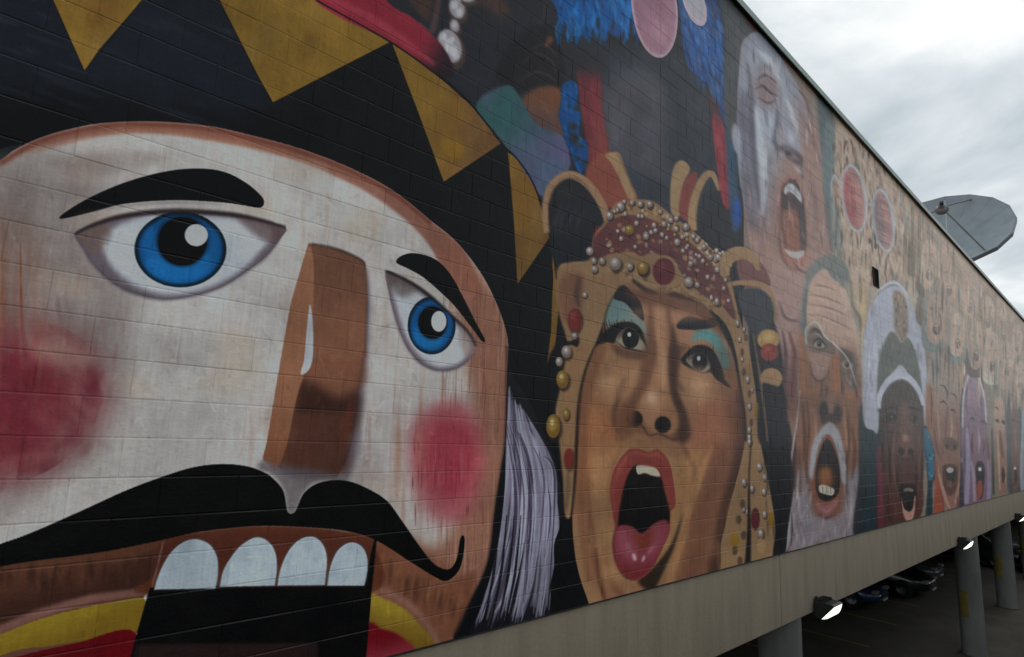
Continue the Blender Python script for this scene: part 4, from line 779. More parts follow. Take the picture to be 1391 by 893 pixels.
    fill([(150, 320), (186, 380), (192, 830), (152, 840), (148, 560)], (122, 42, 64), 1.5, .95); stroke([(172, 420), (176, 780)], [4, 10, 4], (164, 66, 88), 1.2, .7)
    zoom(1160, 370, 4.7)
    SH = [(62, 960), (50, 700), (58, 480), (78, 320), (115, 190), (180, 95), (248, 52), (312, 90), (380, 215), (430, 380), (462, 600), (464, 800), (440, 1000), (400, 760), (300, 560), (180, 720), (155, 1010), (120, 1010)]
    fill(SH, (186, 186, 200), 1)
    for k in range(90):
        t = rg.random(); L_ = rg.random() < .6
        x = (62 + 95 * rg.random()) if L_ else (330 + 120 * rg.random()); y = rg.uniform(160, 820)
        stroke([(x, y), (x + rg.uniform(-6, 6) + (0 if L_ else 14), y + rg.uniform(50, 140))], [2, rg.uniform(6, 14), 2], rg.choice([(212, 212, 222), (150, 150, 170), (198, 198, 212), (168, 164, 186)]), 1, .6, clip=SH)
    stroke([(115, 200), (180, 108), (246, 66), (306, 100), (350, 170)], [8, 18, 20, 14, 6], (214, 216, 222), 1, .9); stroke([(110, 210), (150, 140), (230, 84), (290, 90)], [4, 9, 10, 4], (116, 112, 110), 1, .85)
    fill([(248, 130), (290, 120), (330, 180), (345, 320), (330, 430), (290, 440), (258, 360), (252, 240)], (150, 128, 110), 2, .95)
    for k in range(34):
        x, y = rg.uniform(252, 335), rg.uniform(130, 420); stroke([(x, y), (x + rg.uniform(-10, 10), y + rg.uniform(10, 34))], [2, 8, 2], rg.choice([(96, 80, 62), (196, 172, 150), (120, 104, 80), (206, 160, 146), (72, 62, 52)]), .7, .75)
    fill([(152, 900), (150, 640), (178, 490), (228, 384), (270, 400), (300, 450), (345, 420), (395, 520), (425, 680), (440, 860), (380, 760), (300, 600), (200, 700)], (108, 110, 102), 1.2)
    for k in range(40):
        x, y = rg.uniform(155, 425), rg.uniform(440, 720); stroke([(x, y), (x + rg.uniform(-4, 4), y + rg.uniform(30, 80))], [2, 7, 2], rg.choice([(82, 84, 78), (132, 134, 126), (92, 98, 90)]), .9, .6)
    zoom(1160, 540, 4.7)
    FW = [(165, 60), (190, -30), (260, -100), (340, -105), (410, -40), (440, 60), (446, 240), (440, 500), (420, 760), (200, 820), (180, 600), (170, 300)]
    fill(FW, (84, 64, 58), 1.5, 1, ((98, 56, 46), (300, 40), (310, 560)))
    zoom(1160, 370, 4.7)
    stroke([(160, 870), (164, 790), (215, 700), (292, 655), (352, 680), (410, 752), (444, 850)], [24, 34, 42, 56, 44, 34, 22], (194, 196, 210), .8); fill([(245, 660), (295, 590), (345, 660)], (186, 186, 200), 1.2)
    stroke([(170, 860), (222, 730), (292, 690), (350, 705), (420, 800)], [3, 8, 8, 8, 3], (120, 118, 132), 1, .8)
    zoom(1160, 540, 4.7)
    for (x, y) in [(242, 128), (372, 132)]:
        fill([(x - 44, y), (x - 10, y - 28), (x + 36, y - 4), (x + 20, y + 18), (x - 20, y + 20)], (40, 27, 25), 1.5, .95); stroke([(x - 50, y - 46), (x, y - 66), (x + 46, y - 44)], [4, 16, 4], (30, 22, 22), 1.2, .9); stroke([(x - 34, y + 36), (x, y + 46), (x + 36, y + 34)], [3, 8, 3], (136, 94, 80), 1.2, .7); ell(x - 2, y - 4, 5, 5, (176, 164, 156), .6)
    fill([(300, 60), (350, 60), (385, 300), (370, 370), (330, 390), (285, 365), (280, 280)], (124, 82, 68), 4, .8); ell(328, 258, 16, 26, (196, 152, 136), 3, .85)
    ell(302, 345, 20, 24, (26, 18, 18), 1.5); ell(362, 348, 18, 22, (26, 18, 18), 1.5); stroke([(270, 370), (330, 398), (392, 370)], [3, 10, 3], (52, 32, 30), 1.2, .9)
    for pts, w, c in (([(262, 220), (248, 360), (262, 520), (292, 640)], [4, 20, 16, 6], (140, 94, 78)), ([(412, 230), (420, 380), (412, 540), (392, 660)], [4, 18, 14, 6], (134, 88, 72)), ([(238, 260), (226, 400), (236, 560)], [4, 18, 6], (46, 30, 30)), ([(432, 260), (436, 420), (424, 600)], [4, 16, 6], (50, 34, 34)), ([(282, 420), (272, 520), (290, 620)], [4, 14, 5], (46, 28, 28)), ([(392, 420), (398, 520), (390, 620)], [4, 14, 5], (48, 30, 30)), ([(210, 560), (220, 700), (230, 800)], [6, 26, 10], (70, 30, 32)), ([(250, 600), (262, 700), (275, 790)], [6, 20, 8], (110, 62, 48)), ([(405, 520), (400, 640), (404, 760)], [6, 18, 8], (116, 52, 46)), ([(320, 400), (318, 480), (322, 560)], [4, 22, 8], (104, 70, 60)), ([(185, 120), (182, 300), (186, 480)], [6, 18, 6], (44, 34, 36))):
        stroke(pts, w, c, 1.5, .8)
    fill([(290, 570), (340, 555), (398, 575), (396, 700), (370, 770), (330, 770), (304, 700)], (28, 19, 19), 1.2); fill([(318, 585), (345, 576), (378, 588), (372, 604), (345, 598), (322, 602)], (150, 128, 116), .9)
    fill([(300, 632), (316, 700), (334, 722), (352, 730), (372, 712), (386, 634), (394, 640), (386, 740), (368, 786), (334, 786), (312, 740)], (206, 152, 134), .8)
    for k in range(50):
        x, y = rg.uniform(185, 440), rg.uniform(60, 780); stroke([(x, y), (x + rg.uniform(-4, 4), y + rg.uniform(30, 90))], [2, 7, 2], rg.choice([(62, 42, 40), (118, 80, 66), (92, 54, 46), (44, 32, 32)]), 1, .5, clip=FW)
    fill([(444, 190), (480, 210), (510, 300), (524, 500), (500, 560), (500, 760), (460, 770), (470, 540), (452, 360)], (28, 58, 70), 1.2); fill([(450, 200), (482, 220), (500, 320), (516, 480), (480, 530), (466, 400), (452, 300)], (36, 118, 148), 1.2, .95)
    for k in range(16):
        x, y = rg.uniform(456, 510), rg.uniform(220, 520); ell(x, y, 5, 9, rg.choice([(120, 176, 196), (16, 60, 84), (70, 150, 178)]), .6, .8)

    # ---- receding singers, each with its own look
    zoom(1250, 440, 6.376)
    def strokes(L):
        for pts, w, c, a_ in L: stroke(pts, w, c, .8, a_)
    # bald man laughing
    FA = [(55, 560), (75, 380), (112, 225), (200, 205), (262, 262), (312, 420), (335, 650), (345, 900), (350, 1200), (330, 1480), (260, 1620), (225, 1600), (160, 1380), (120, 1100), (60, 860)]
    fill(FA, (198, 172, 150), 1.2, 1, ((168, 112, 90), (200, 520), (220, 900)))
    fill([(80, 400), (115, 240), (165, 240), (160, 420), (120, 520)], (170, 176, 184), 4, .7); fill([(55, 560), (110, 560), (115, 760), (110, 980), (60, 860)], (184, 112, 76), 3, .85)
    strokes([([(165, 535), (205, 540), (232, 590), (236, 650)], [4, 14, 16, 5], (76, 68, 66), .9), ([(262, 600), (300, 620), (322, 680)], [4, 14, 4], (84, 70, 64), .9), ([(170, 690), (200, 672), (228, 700)], [4, 18, 4], (46, 38, 36), .95), ([(262, 740), (285, 750), (308, 780)], [4, 18, 4], (50, 40, 36), .95), ([(90, 560), (100, 700), (96, 860)], [4, 16, 5], (96, 56, 44), .8), ([(240, 700), (226, 860), (215, 1000)], [4, 20, 6], (112, 66, 54), .85), ([(262, 760), (272, 900), (258, 1010)], [4, 24, 8], (214, 176, 152), .8), ([(150, 740), (160, 900), (170, 1040)], [4, 22, 6], (208, 166, 144), .8), ([(310, 800), (330, 960), (322, 1080)], [4, 16, 5], (112, 66, 52), .8), ([(120, 900), (140, 1060), (180, 1180)], [4, 18, 6], (110, 62, 50), .8), ([(280, 430), (300, 560)], [6, 20, 4], (216, 192, 168), .7)])
    fill([(205, 1000), (260, 985), (330, 1030), (320, 1085), (270, 1100), (215, 1070)], (112, 66, 54), 1.2, .9); ell(232, 1062, 13, 18, (36, 24, 24), .8); ell(300, 1070, 12, 18, (36, 24, 24), .8)
    fill([(195, 1240), (245, 1215), (310, 1230), (322, 1320), (300, 1440), (262, 1490), (225, 1440), (200, 1330)], (96, 54, 44), 1); fill([(215, 1270), (250, 1240), (300, 1255), (308, 1320), (282, 1380), (240, 1350)], (26, 18, 20), .8); fill([(225, 1262), (252, 1242), (288, 1256), (278, 1288), (240, 1290)], (220, 214, 204), .6); ell(258, 1390, 22, 34, (150, 92, 72), 1.5, .9)
    strokes([([(152, 1240), (180, 1380), (235, 1560), (262, 1600)], [6, 24, 26, 10], (214, 168, 146), .85), ([(345, 1240), (330, 1400), (300, 1560)], [6, 22, 16], (206, 156, 136), .85), ([(195, 1230), (205, 1380), (240, 1490)], [4, 14, 6], (78, 44, 38), .85), ([(325, 1240), (320, 1370), (290, 1480)], [4, 14, 6], (84, 48, 40), .85)])
    fill([(120, 1160), (150, 1300), (190, 1560), (200, 1660), (120, 1680), (125, 1400)], (172, 74, 46), 1.2, .9); stroke([(165, 1400), (190, 1520), (205, 1640)], [6, 18, 10], (150, 54, 58), 1, .8); stroke([(318, 1500), (326, 1600)], [10, 26], (140, 52, 58), 1, .8)
    fill([(345, 700), (375, 560), (385, 900), (380, 1300), (388, 1580), (335, 1590), (348, 1200)], (58, 52, 60), 1.2, .95); ell(360, 1180, 9, 26, (190, 190, 196), 1, .8)
    # hooded woman in lilac
    FB_ = [(352, 1000), (362, 760), (378, 570), (418, 432), (456, 396), (520, 480), (558, 640), (580, 800), (600, 1100), (622, 1530), (560, 1560), (480, 1570), (385, 1590), (372, 1300)]
    fill(FB_, (158, 132, 150), 1, 1, ((138, 104, 122), (460, 520), (500, 900)))
    strokes([([(366, 900), (372, 640), (415, 450), (458, 405), (515, 490), (556, 650), (572, 860)], [14, 16, 16, 18, 16, 14, 10], (206, 202, 212), .9), ([(392, 760), (400, 600), (440, 480)], [4, 14, 6], (108, 82, 104), .85), ([(540, 900), (530, 700), (490, 520)], [4, 14, 6], (112, 80, 104), .85), ([(430, 830), (452, 818), (474, 836)], [4, 20, 4], (48, 36, 44), .95), ([(520, 850), (542, 842), (564, 866)], [4, 20, 4], (48, 36, 44), .95), ([(450, 950), (448, 1050), (452, 1130)], [8, 22, 6], (104, 26, 48), .9), ([(500, 900), (512, 1020), (505, 1120)], [6, 24, 8], (190, 158, 166), .8), ([(540, 980), (552, 1060), (540, 1140)], [6, 18, 8], (112, 66, 80), .8), ([(405, 900), (415, 1200), (400, 1560)], [16, 40, 40], (164, 154, 184), .85), ([(440, 1180), (462, 1320), (470, 1540)], [8, 26, 24], (182, 160, 178), .85), ([(585, 1180), (596, 1380), (590, 1550)], [10, 36, 40], (160, 150, 178), .85), ([(380, 960), (385, 1300)], [6, 14, 6], (82, 70, 96), .8), ([(575, 1000), (600, 1180)], [6, 16, 8], (96, 36, 52), .8)])
    fill([(480, 1230), (520, 1190), (556, 1240), (552, 1380), (535, 1500), (505, 1510), (490, 1400)], (44, 26, 32), 1); fill([(490, 1400), (520, 1350), (540, 1400), (530, 1500), (500, 1510)], (176, 90, 60), 1.2, .95); ell(516, 1260, 16, 20, (222, 218, 218), .8)
    # tan man
    fill([(600, 900), (590, 640), (600, 400), (625, 260), (655, 280), (690, 430), (720, 620), (760, 900), (770, 1480), (630, 1510), (612, 1200)], (138, 128, 110), 2); stroke([(628, 240), (632, 330), (640, 440)], [10, 30, 10], (206, 196, 184), 1.5, .8)
    FC_ = [(640, 680), (690, 640), (726, 700), (748, 900), (756, 1200), (740, 1460), (690, 1480), (662, 1250), (645, 950)]
    fill(FC_, (188, 150, 126), 1, 1, ((160, 112, 92), (690, 760), (700, 1100)))
    strokes([([(642, 730), (660, 724), (676, 744)], [4, 16, 4], (70, 56, 50), .9), ([(655, 850), (666, 838), (680, 860)], [5, 34, 5], (50, 38, 36), .9), ([(705, 860), (718, 850), (730, 876)], [5, 34, 5], (52, 40, 36), .9), ([(690, 920), (700, 1040), (715, 1160)], [6, 30, 16], (106, 66, 52), .9), ([(670, 960), (678, 1160), (690, 1440)], [6, 16, 10], (214, 178, 154), .8), ([(740, 960), (748, 1160), (738, 1380)], [6, 16, 8], (206, 164, 142), .7), ([(712, 1240), (720, 1310), (716, 1380)], [6, 32, 8], (34, 22, 22), .95), ([(620, 900), (628, 1200), (635, 1480)], [8, 24, 16], (64, 44, 44), .85), ([(705, 640), (716, 560)], [6, 16], (96, 84, 74), .7)])
    # dark-haired figure
    fill([(745, 1000), (738, 700), (760, 520), (790, 300), (812, 420), (850, 600), (880, 820), (885, 1430), (770, 1470)], (70, 72, 76), 2); stroke([(765, 360), (790, 460), (795, 580)], [8, 26, 8], (196, 160, 158), 1.2, .8)
    fill([(780, 700), (800, 610), (836, 660), (862, 860), (868, 1200), (850, 1420), (800, 1440), (788, 1100)], (116, 78, 70), 1.2)
    strokes([([(795, 840), (806, 830), (818, 848)], [4, 22, 4], (36, 28, 30), .9), ([(836, 860), (846, 850), (856, 870)], [4, 22, 4], (36, 28, 30), .9), ([(820, 900), (826, 1040), (832, 1120)], [4, 20, 8], (150, 104, 92), .8), ([(822, 1260), (828, 1320), (826, 1380)], [6, 26, 8], (26, 18, 20), .95), ([(850, 640), (868, 900), (878, 1200)], [8, 30, 20], (44, 66, 58), .9)])
    ell(820, 1252, 10, 14, (216, 212, 206), .8)
    zoom()
    def face(x, top, w, skin, hair, seed, bot=None):
        r_ = random.Random(seed); bot = bot or 893 - .2625 * (x - 526); h = bot - top; hw = w / 2; sh = tuple(c * .5 for c in skin); li = tuple(min(255, c * 1.2) for c in skin)
        def y(t): return top + h * t
        fill([(x - hw * 1.25, bot + 6), (x - hw * 1.2, y(.3)), (x - hw * .7, y(.06)), (x, top), (x + hw * .75, y(.08)), (x + hw * 1.2, y(.34)), (x + hw * 1.2, bot + 6)], hair, .8, .95)
        FF = [(x - hw * .85, y(.9)), (x - hw * .9, y(.5)), (x - hw * .75, y(.28)), (x - hw * .2, y(.16)), (x + hw * .45, y(.2)), (x + hw * .85, y(.42)), (x + hw * .8, y(.75)), (x + hw * .35, y(.98)), (x - hw * .3, y(1.02))]
        fill(FF, skin, .6)
        for sx in (-.38, .38): ell(x + hw * sx, y(.42), hw * .28, h * .03, sh, .5, .95)
        stroke([(x + hw * .1, y(.42)), (x + hw * .25, y(.56)), (x - hw * .1, y(.6))], [1, w * .12, 1], sh, .5, .8); stroke([(x - hw * .6, y(.5)), (x - hw * .5, y(.8))], [1, w * .12, 1], li, .6, .7)
        ell(x, y(.77), hw * .36, h * .1, (34, 24, 26), .5); ell(x, y(.71), hw * .22, h * .02, (214, 208, 200), .4)
        for k in range(20):
            xx = x + r_.uniform(-hw, hw); yy = y(r_.uniform(.03, .9)); stroke([(xx, yy), (xx + r_.uniform(-1, 1), yy + h * r_.uniform(.04, .14))], [.5, w * .07, .5], r_.choice([li, sh, hair, skin]), .5, .6)
    face(1398, 545, 18, (160, 122, 104), (150, 156, 162), 95)
    face(1413, 556, 15, (120, 88, 76), (70, 62, 62), 96); face(1430, 566, 14, (168, 132, 114), (120, 110, 104), 97); face(1446, 574, 12, (150, 112, 98), (60, 60, 66), 98)
    face(1460, 582, 11, (110, 80, 70), (140, 138, 146), 99); face(1474, 588, 10, (166, 130, 110), (90, 74, 64), 100); face(1488, 596, 8, (150, 114, 100), (60, 62, 66), 101)
    # packed heads of the upper tiers: brows, cheeks and mouths in short vertical strokes
    rg = random.Random(119)
    for k in range(90):
        x = rg.uniform(1240, 1500); tp_ = 1.105 * (x - 996); bt = 893 - .2625 * (x - 526); h = bt - tp_
        yc = tp_ + h * rg.uniform(.05, .42); w = (1560 - x) * rg.uniform(.05, .085); hh = w * rg.uniform(1.9, 2.8)
        sk = rg.choice([(208, 172, 144), (190, 148, 122), (150, 110, 90), (222, 190, 160), (172, 132, 112)]); hr = rg.choice([(92, 78, 66), (150, 150, 144), (196, 184, 164), (70, 62, 58), (128, 140, 136)])
        fill([(x - w * .62, yc + hh * .3), (x - w * .6, yc - hh * .3), (x, yc - hh * .75), (x + w * .6, yc - hh * .25), (x + w * .6, yc + hh * .35)], hr, 1.2, .6)
        if x < 1264 and yc > 350: continue
        ell(x, yc, w * .46, hh * .55, sk, 1.2, .75); ell(x - w * .14, yc + hh * .05, w * .16, hh * .2, (226, 190, 166), 1.2, .6)
        ell(x + w * .02, yc + hh * .3, w * .13, hh * .08, (86, 52, 46), .8, .7); ell(x - w * .2, yc - hh * .12, w * .1, hh * .05, (84, 64, 56), .8, .6); ell(x + w * .2, yc - hh * .1, w * .1, hh * .05, (84, 64, 56), .8, .6)
        stroke([(x, yc - hh * .3), (x + w * .06, yc + hh * .3)], [1, w * .2, 1], tuple(c * .72 for c in sk), 1.2, .5); stroke([(x - w * .3, yc - hh * .1), (x + w * .3, yc - hh * .06)], [1, w * .16, 1], (112, 88, 76), 1, .45)
    SKN = [(214, 176, 152), (198, 152, 130), (226, 192, 168), (168, 122, 104), (206, 164, 148), (190, 158, 140)]; HRS = [(92, 78, 66), (164, 160, 152), (206, 194, 176), (72, 62, 56), (130, 142, 138), (150, 116, 96), (112, 92, 84)]
    rg = random.Random(140)
    for row, (f0, f1) in enumerate(((.035, .235), (.20, .415))):
        x = 1262.0 if row == 0 else 1272.0
        while x < 1505:
            w = (1556 - x) * .092; tp_ = 1.105 * (x - 996); h = 893 - .2625 * (x - 526) - tp_
            face(x, tp_ + h * (f0 + rg.uniform(-.015, .02)), w * rg.uniform(.9, 1.1), rg.choice(SKN), rg.choice(HRS), int(x * 7), tp_ + h * (f1 + rg.uniform(-.01, .02)))
            x += w * rg.uniform(1.0, 1.2)
    fill([(1228, 262), (1262, 294), (1391, 436), (1530, 592), (1530, 606), (1391, 556), (1340, 500), (1290, 474), (1262, 440), (1250, 390)], (186, 158, 138), 7, .66)
    for k in range(900):
        x = rg.uniform(1222, 1530); tp_ = 1.105 * (x - 996); bt = 893 - .2625 * (x - 526); h = bt - tp_; y0 = tp_ + h * rg.uniform(0, .5)
        if x < 1264 and y0 > 372: continue
        stroke([(x, y0), (x + rg.uniform(-1, 1), y0 + h * rg.uniform(.03, .12))], [.5, rg.uniform(.8, 2.6) * (1560 - x) / 250, .5], rg.choice([(104, 82, 66), (226, 204, 178), (200, 160, 136), (110, 120, 112), (84, 70, 62), (214, 180, 130), (208, 160, 142), (150, 160, 158)]), .6, rg.uniform(.4, .85))
    # umber glazes over the singers' skin
    fill(FC, (64, 44, 34), 1, .04); fill([(757, 366), (800, 352), (822, 300), (845, 274), (882, 272), (948, 320), (992, 380), (1016, 470), (1033, 600), (1053, 715), (1051, 770), (970, 790), (1000, 640), (1008, 560), (985, 440), (900, 400), (840, 400), (795, 510), (781, 640), (767, 700), (759, 600), (758, 420)], (70, 56, 40), 1, .12)
    zoom(1040, 530, 3.885); fill(OM2, (104, 86, 80), 4, .24); zoom(1060, 350, 4.25); fill([(112, 430), (300, 540), (460, 560), (462, 900), (110, 900)], (104, 88, 82), 8, .24)
    zoom(1250, 440, 6.376); fill(FA, (110, 92, 86), 2, .26)
    # pale glaze over the upper crowd: grazing sky sheen painted into the mural
    zoom()
    fill([(1225, 262), (1260, 295), (1391, 440), (1520, 590), (1500, 600), (1391, 530), (1300, 440), (1262, 400), (1238, 330)], (232, 206, 182), 8, .22)
    fill([(1140, 400), (1165, 380), (1172, 420), (1168, 520), (1160, 460)], (214, 186, 160), 4, .5)
    # visible brushwork: short loaded strokes in slightly shifted versions of the colour already there
    zoom(); rg = random.Random(201)
    for k in range(7500):
        x = rg.uniform(-40, 1400); top = max(-60, 1.105 * (x - 996)); bot = min(930, 893 - .2625 * (x - 526)); y = rg.uniform(top, bot)
        wx, wz = px2wall(np.array([[x, y]])); c_, r_ = wall2tex(wx, wz); ci, ri = int(c_[0]), int(r_[0])
        if not (0 <= ci < TW and 0 <= ri < TH): continue
        base = T[ri, ci].copy(); l_ = float(base.mean())
        if l_ < 34 and rg.random() < .6: continue
        sc_ = 1.0 if x < 700 else max(.3, (1500 - x) / 800); L = rg.uniform(6, 17) * sc_; d = rg.gauss(0, .5) if rg.random() < .7 else rg.uniform(-1.5, 1.5)
        ok_ = True
        for f_, o_ in ((1.25, 0), (.6, 3), (.6, -3), (-.3, 0), (1.0, 3), (1.0, -3)):
            wx, wz = px2wall(np.array([[x + L * f_ * math.sin(d) + o_ * sc_ * math.cos(d), y + L * f_ * math.cos(d) - o_ * sc_ * math.sin(d)]])); c_, r_ = wall2tex(wx, wz); ci, ri = int(c_[0]), int(r_[0])
            if not (0 <= ci < TW and 0 <= ri < TH) or np.abs(T[ri, ci] - base).max() > 26: ok_ = False; break
        if not ok_: continue
        v = 1 + rg.choice([-1, 1]) * rg.uniform(.04, .14); col = np.clip(base * v + np.array([rg.uniform(-7, 7), rg.uniform(-5, 5), rg.uniform(-7, 7)]), 0, 255)
        stroke([(x, y), (x + L * .5 * math.sin(d) + rg.uniform(-1, 1), y + L * .5 * math.cos(d)), (x + L * math.sin(d), y + L * math.cos(d))], [.6, rg.uniform(2, 6) * sc_, .6], col, 0, rg.uniform(.18, .5))
    # ---- paint handling: broad uneven coats, fine brush grain, chalky runs
    lum = T.mean(2, keepdims=True); T[:] = lum + (T - lum) * .87
    n = .55 * vnoise(TH, TW, 70, 90, 1) + .3 * vnoise(TH, TW, 22, 26, 2) + .15 * vnoise(TH, TW, 6, 7, 3)
    T[:] = T * (0.90 + .20 * n)[..., None]
    g = vnoise(TH, TW, 26, 2.2, 4) * .6 + vnoise(TH, TW, 2.0, 9, 5) * .4
    T[:] = T * (0.955 + .09 * g)[..., None]
    np.clip(T, 0, 255, out=T)
PAINT_GAIN = 1.0
paint_mural()

# ------------------------------------------------------------------ material helpers
def nodes(name):
    m = bpy.data.materials.new(name); m.use_nodes = True; nt = m.node_tree
    return m, nt.nodes, nt.links, nt.nodes['Principled BSDF']
def noise_mat(name, c1, c2, scale=4.0, rough=.8, bump=.0, bscale=40.0, metallic=0.0, detail=8, stretch=(1, 1, 1), spec=.5):
    m, N, L, b = nodes(name)
    g = N.new('ShaderNodeNewGeometry'); mp = N.new('ShaderNodeMapping'); mp.inputs['Scale'].default_value = stretch
    L.new(g.outputs['Position'], mp.inputs['Vector'])
    n = N.new('ShaderNodeTexNoise'); n.inputs['Scale'].default_value = scale; n.inputs['Detail'].default_value = detail; n.inputs['Roughness'].default_value = .6
    L.new(mp.outputs[0], n.inputs['Vector'])
    r = N.new('ShaderNodeValToRGB'); L.new(n.outputs['Fac'], r.inputs[0])
    r.color_ramp.elements[0].position = .33; r.color_ramp.elements[0].color = (*c1, 1)
    r.color_ramp.elements[1].position = .67; r.color_ramp.elements[1].color = (*c2, 1)
    L.new(r.outputs[0], b.inputs['Base Color'])
    b.inputs['Roughness'].default_value = rough; b.inputs['Metallic'].default_value = metallic; b.inputs['Specular IOR Level'].default_value = spec
    if bump:
        n2 = N.new('ShaderNodeTexNoise'); n2.inputs['Scale'].default_value = bscale; n2.inputs['Detail'].default_value = 6
        L.new(g.outputs['Position'], n2.inputs['Vector'])
        bp = N.new('ShaderNodeBump'); bp.inputs['Strength'].default_value = bump; bp.inputs['Distance'].default_value = .01
        L.new(n2.outputs['Fac'], bp.inputs['Height']); L.new(bp.outputs[0], b.inputs['Normal'])
    return m

# the painted-block material: mural colour map over wall metres, satin masonry paint
img = bpy.data.images.new('mural_colours', TW, TH, alpha=False, float_buffer=False)
lin = (T / 255.0); lin = np.where(lin <= .04045, lin / 12.92, ((lin + .055) / 1.055) ** 2.4)
lin = lin ** 1.15 * 1.32 * PAINT_GAIN
lin = np.clip(lin, .003, .82)
srgb = np.where(lin <= .0031308, lin * 12.92, 1.055 * lin ** (1 / 2.4) - .055)
buf = np.ones((TH, TW, 4), np.float32); buf[..., :3] = srgb
img.pixels.foreach_set(buf.ravel()); img.update(); img.pack()
del buf, lin, srgb
def mural_material():
    m, N, L, b = nodes('painted_block')
    g = N.new('ShaderNodeNewGeometry'); s = N.new('ShaderNodeSeparateXYZ'); L.new(g.outputs['Position'], s.inputs[0])
    def mth(op, a, v=None):
        n = N.new('ShaderNodeMath'); n.operation = op
        for i, q in enumerate((a, v)):
            if q is None: continue
            if isinstance(q, (int, float)): n.inputs[i].default_value = q
            else: L.new(q, n.inputs[i])
        return n.outputs[0]
    u = mth('MULTIPLY', mth('LOGARITHM', mth('DIVIDE', mth('ADD', s.outputs[0], XA), X0 + XA), math.e), TK / TW)
    v = mth('DIVIDE', mth('SUBTRACT', s.outputs[2], Z_BOT), TH / TR)
    c = N.new('ShaderNodeCombineXYZ'); L.new(u, c.inputs[0]); L.new(v, c.inputs[1])
    t = N.new('ShaderNodeTexImage'); t.image = img; t.extension = 'EXTEND'; t.interpolation = 'Linear'; L.new(c.outputs[0], t.inputs['Vector'])
    # thin uneven coat: grey dust held in the pores of the block
    n = N.new('ShaderNodeTexNoise'); n.inputs['Scale'].default_value = 3.0; n.inputs['Detail'].default_value = 9; n.inputs['Roughness'].default_value = .68
    L.new(g.outputs['Position'], n.inputs['Vector'])
    r = N.new('ShaderNodeMapRange'); r.inputs[1].default_value = .35; r.inputs[2].default_value = .8; r.inputs[3].default_value = 0.0; r.inputs[4].default_value = .03
    L.new(n.outputs['Fac'], r.inputs[0])
    mx = N.new('ShaderNodeMixRGB'); mx.inputs[2].default_value = (.16, .145, .13, 1); L.new(r.outputs[0], mx.inputs[0]); L.new(t.outputs[0], mx.inputs[1])
    # paler tone on upward ledges of the joints: skylight painted into the colour
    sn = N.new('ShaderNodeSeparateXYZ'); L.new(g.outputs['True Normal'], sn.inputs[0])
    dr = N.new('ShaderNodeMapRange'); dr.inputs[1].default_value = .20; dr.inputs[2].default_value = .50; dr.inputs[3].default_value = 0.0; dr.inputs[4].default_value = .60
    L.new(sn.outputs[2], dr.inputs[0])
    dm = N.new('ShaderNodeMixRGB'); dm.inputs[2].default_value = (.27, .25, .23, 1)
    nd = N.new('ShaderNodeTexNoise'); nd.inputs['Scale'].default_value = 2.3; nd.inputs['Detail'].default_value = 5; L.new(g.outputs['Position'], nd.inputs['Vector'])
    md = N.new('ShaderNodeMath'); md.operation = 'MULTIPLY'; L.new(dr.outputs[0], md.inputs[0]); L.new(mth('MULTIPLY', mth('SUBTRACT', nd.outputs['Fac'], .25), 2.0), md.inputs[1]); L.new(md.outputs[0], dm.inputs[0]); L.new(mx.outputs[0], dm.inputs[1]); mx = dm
    # each block took the paint a little differently
    oi = N.new('ShaderNodeObjectInfo'); hv = N.new('ShaderNodeHueSaturation')
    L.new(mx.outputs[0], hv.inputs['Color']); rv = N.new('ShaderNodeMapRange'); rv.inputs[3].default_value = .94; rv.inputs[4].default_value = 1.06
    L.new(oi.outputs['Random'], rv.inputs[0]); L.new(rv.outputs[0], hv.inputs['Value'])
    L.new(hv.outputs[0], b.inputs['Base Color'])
    n2 = N.new('ShaderNodeTexNoise'); n2.inputs['Scale'].default_value = 60; n2.inputs['Detail'].default_value = 7; n2.inputs['Roughness'].default_value = .65; L.new(g.outputs['Position'], n2.inputs['Vector'])
    bp = N.new('ShaderNodeBump'); bp.inputs['Strength'].default_value = .6; bp.inputs['Distance'].default_value = .005
    L.new(n2.outputs['Fac'], bp.inputs['Height']); L.new(bp.outputs[0], b.inputs['Normal'])
    n4 = N.new('ShaderNodeTexNoise'); n4.inputs['Scale'].default_value = 9; n4.inputs['Detail'].default_value = 3; L.new(g.outputs['Position'], n4.inputs['Vector'])
    b2 = N.new('ShaderNodeBump'); b2.inputs['Strength'].default_value = .5; b2.inputs['Distance'].default_value = .006; L.new(n4.outputs['Fac'], b2.inputs['Height']); L.new(bp.outputs[0], b2.inputs['Normal']); L.new(b2.outputs[0], b.inputs['Normal'])
    rr = N.new('ShaderNodeMapRange'); rr.inputs[3].default_value = .30; rr.inputs[4].default_value = .46; L.new(n.outputs['Fac'], rr.inputs[0]); L.new(rr.outputs[0], b.inputs['Roughness'])
    b.inputs['Specular IOR Level'].default_value = .09
    return m
MURAL = mural_material()
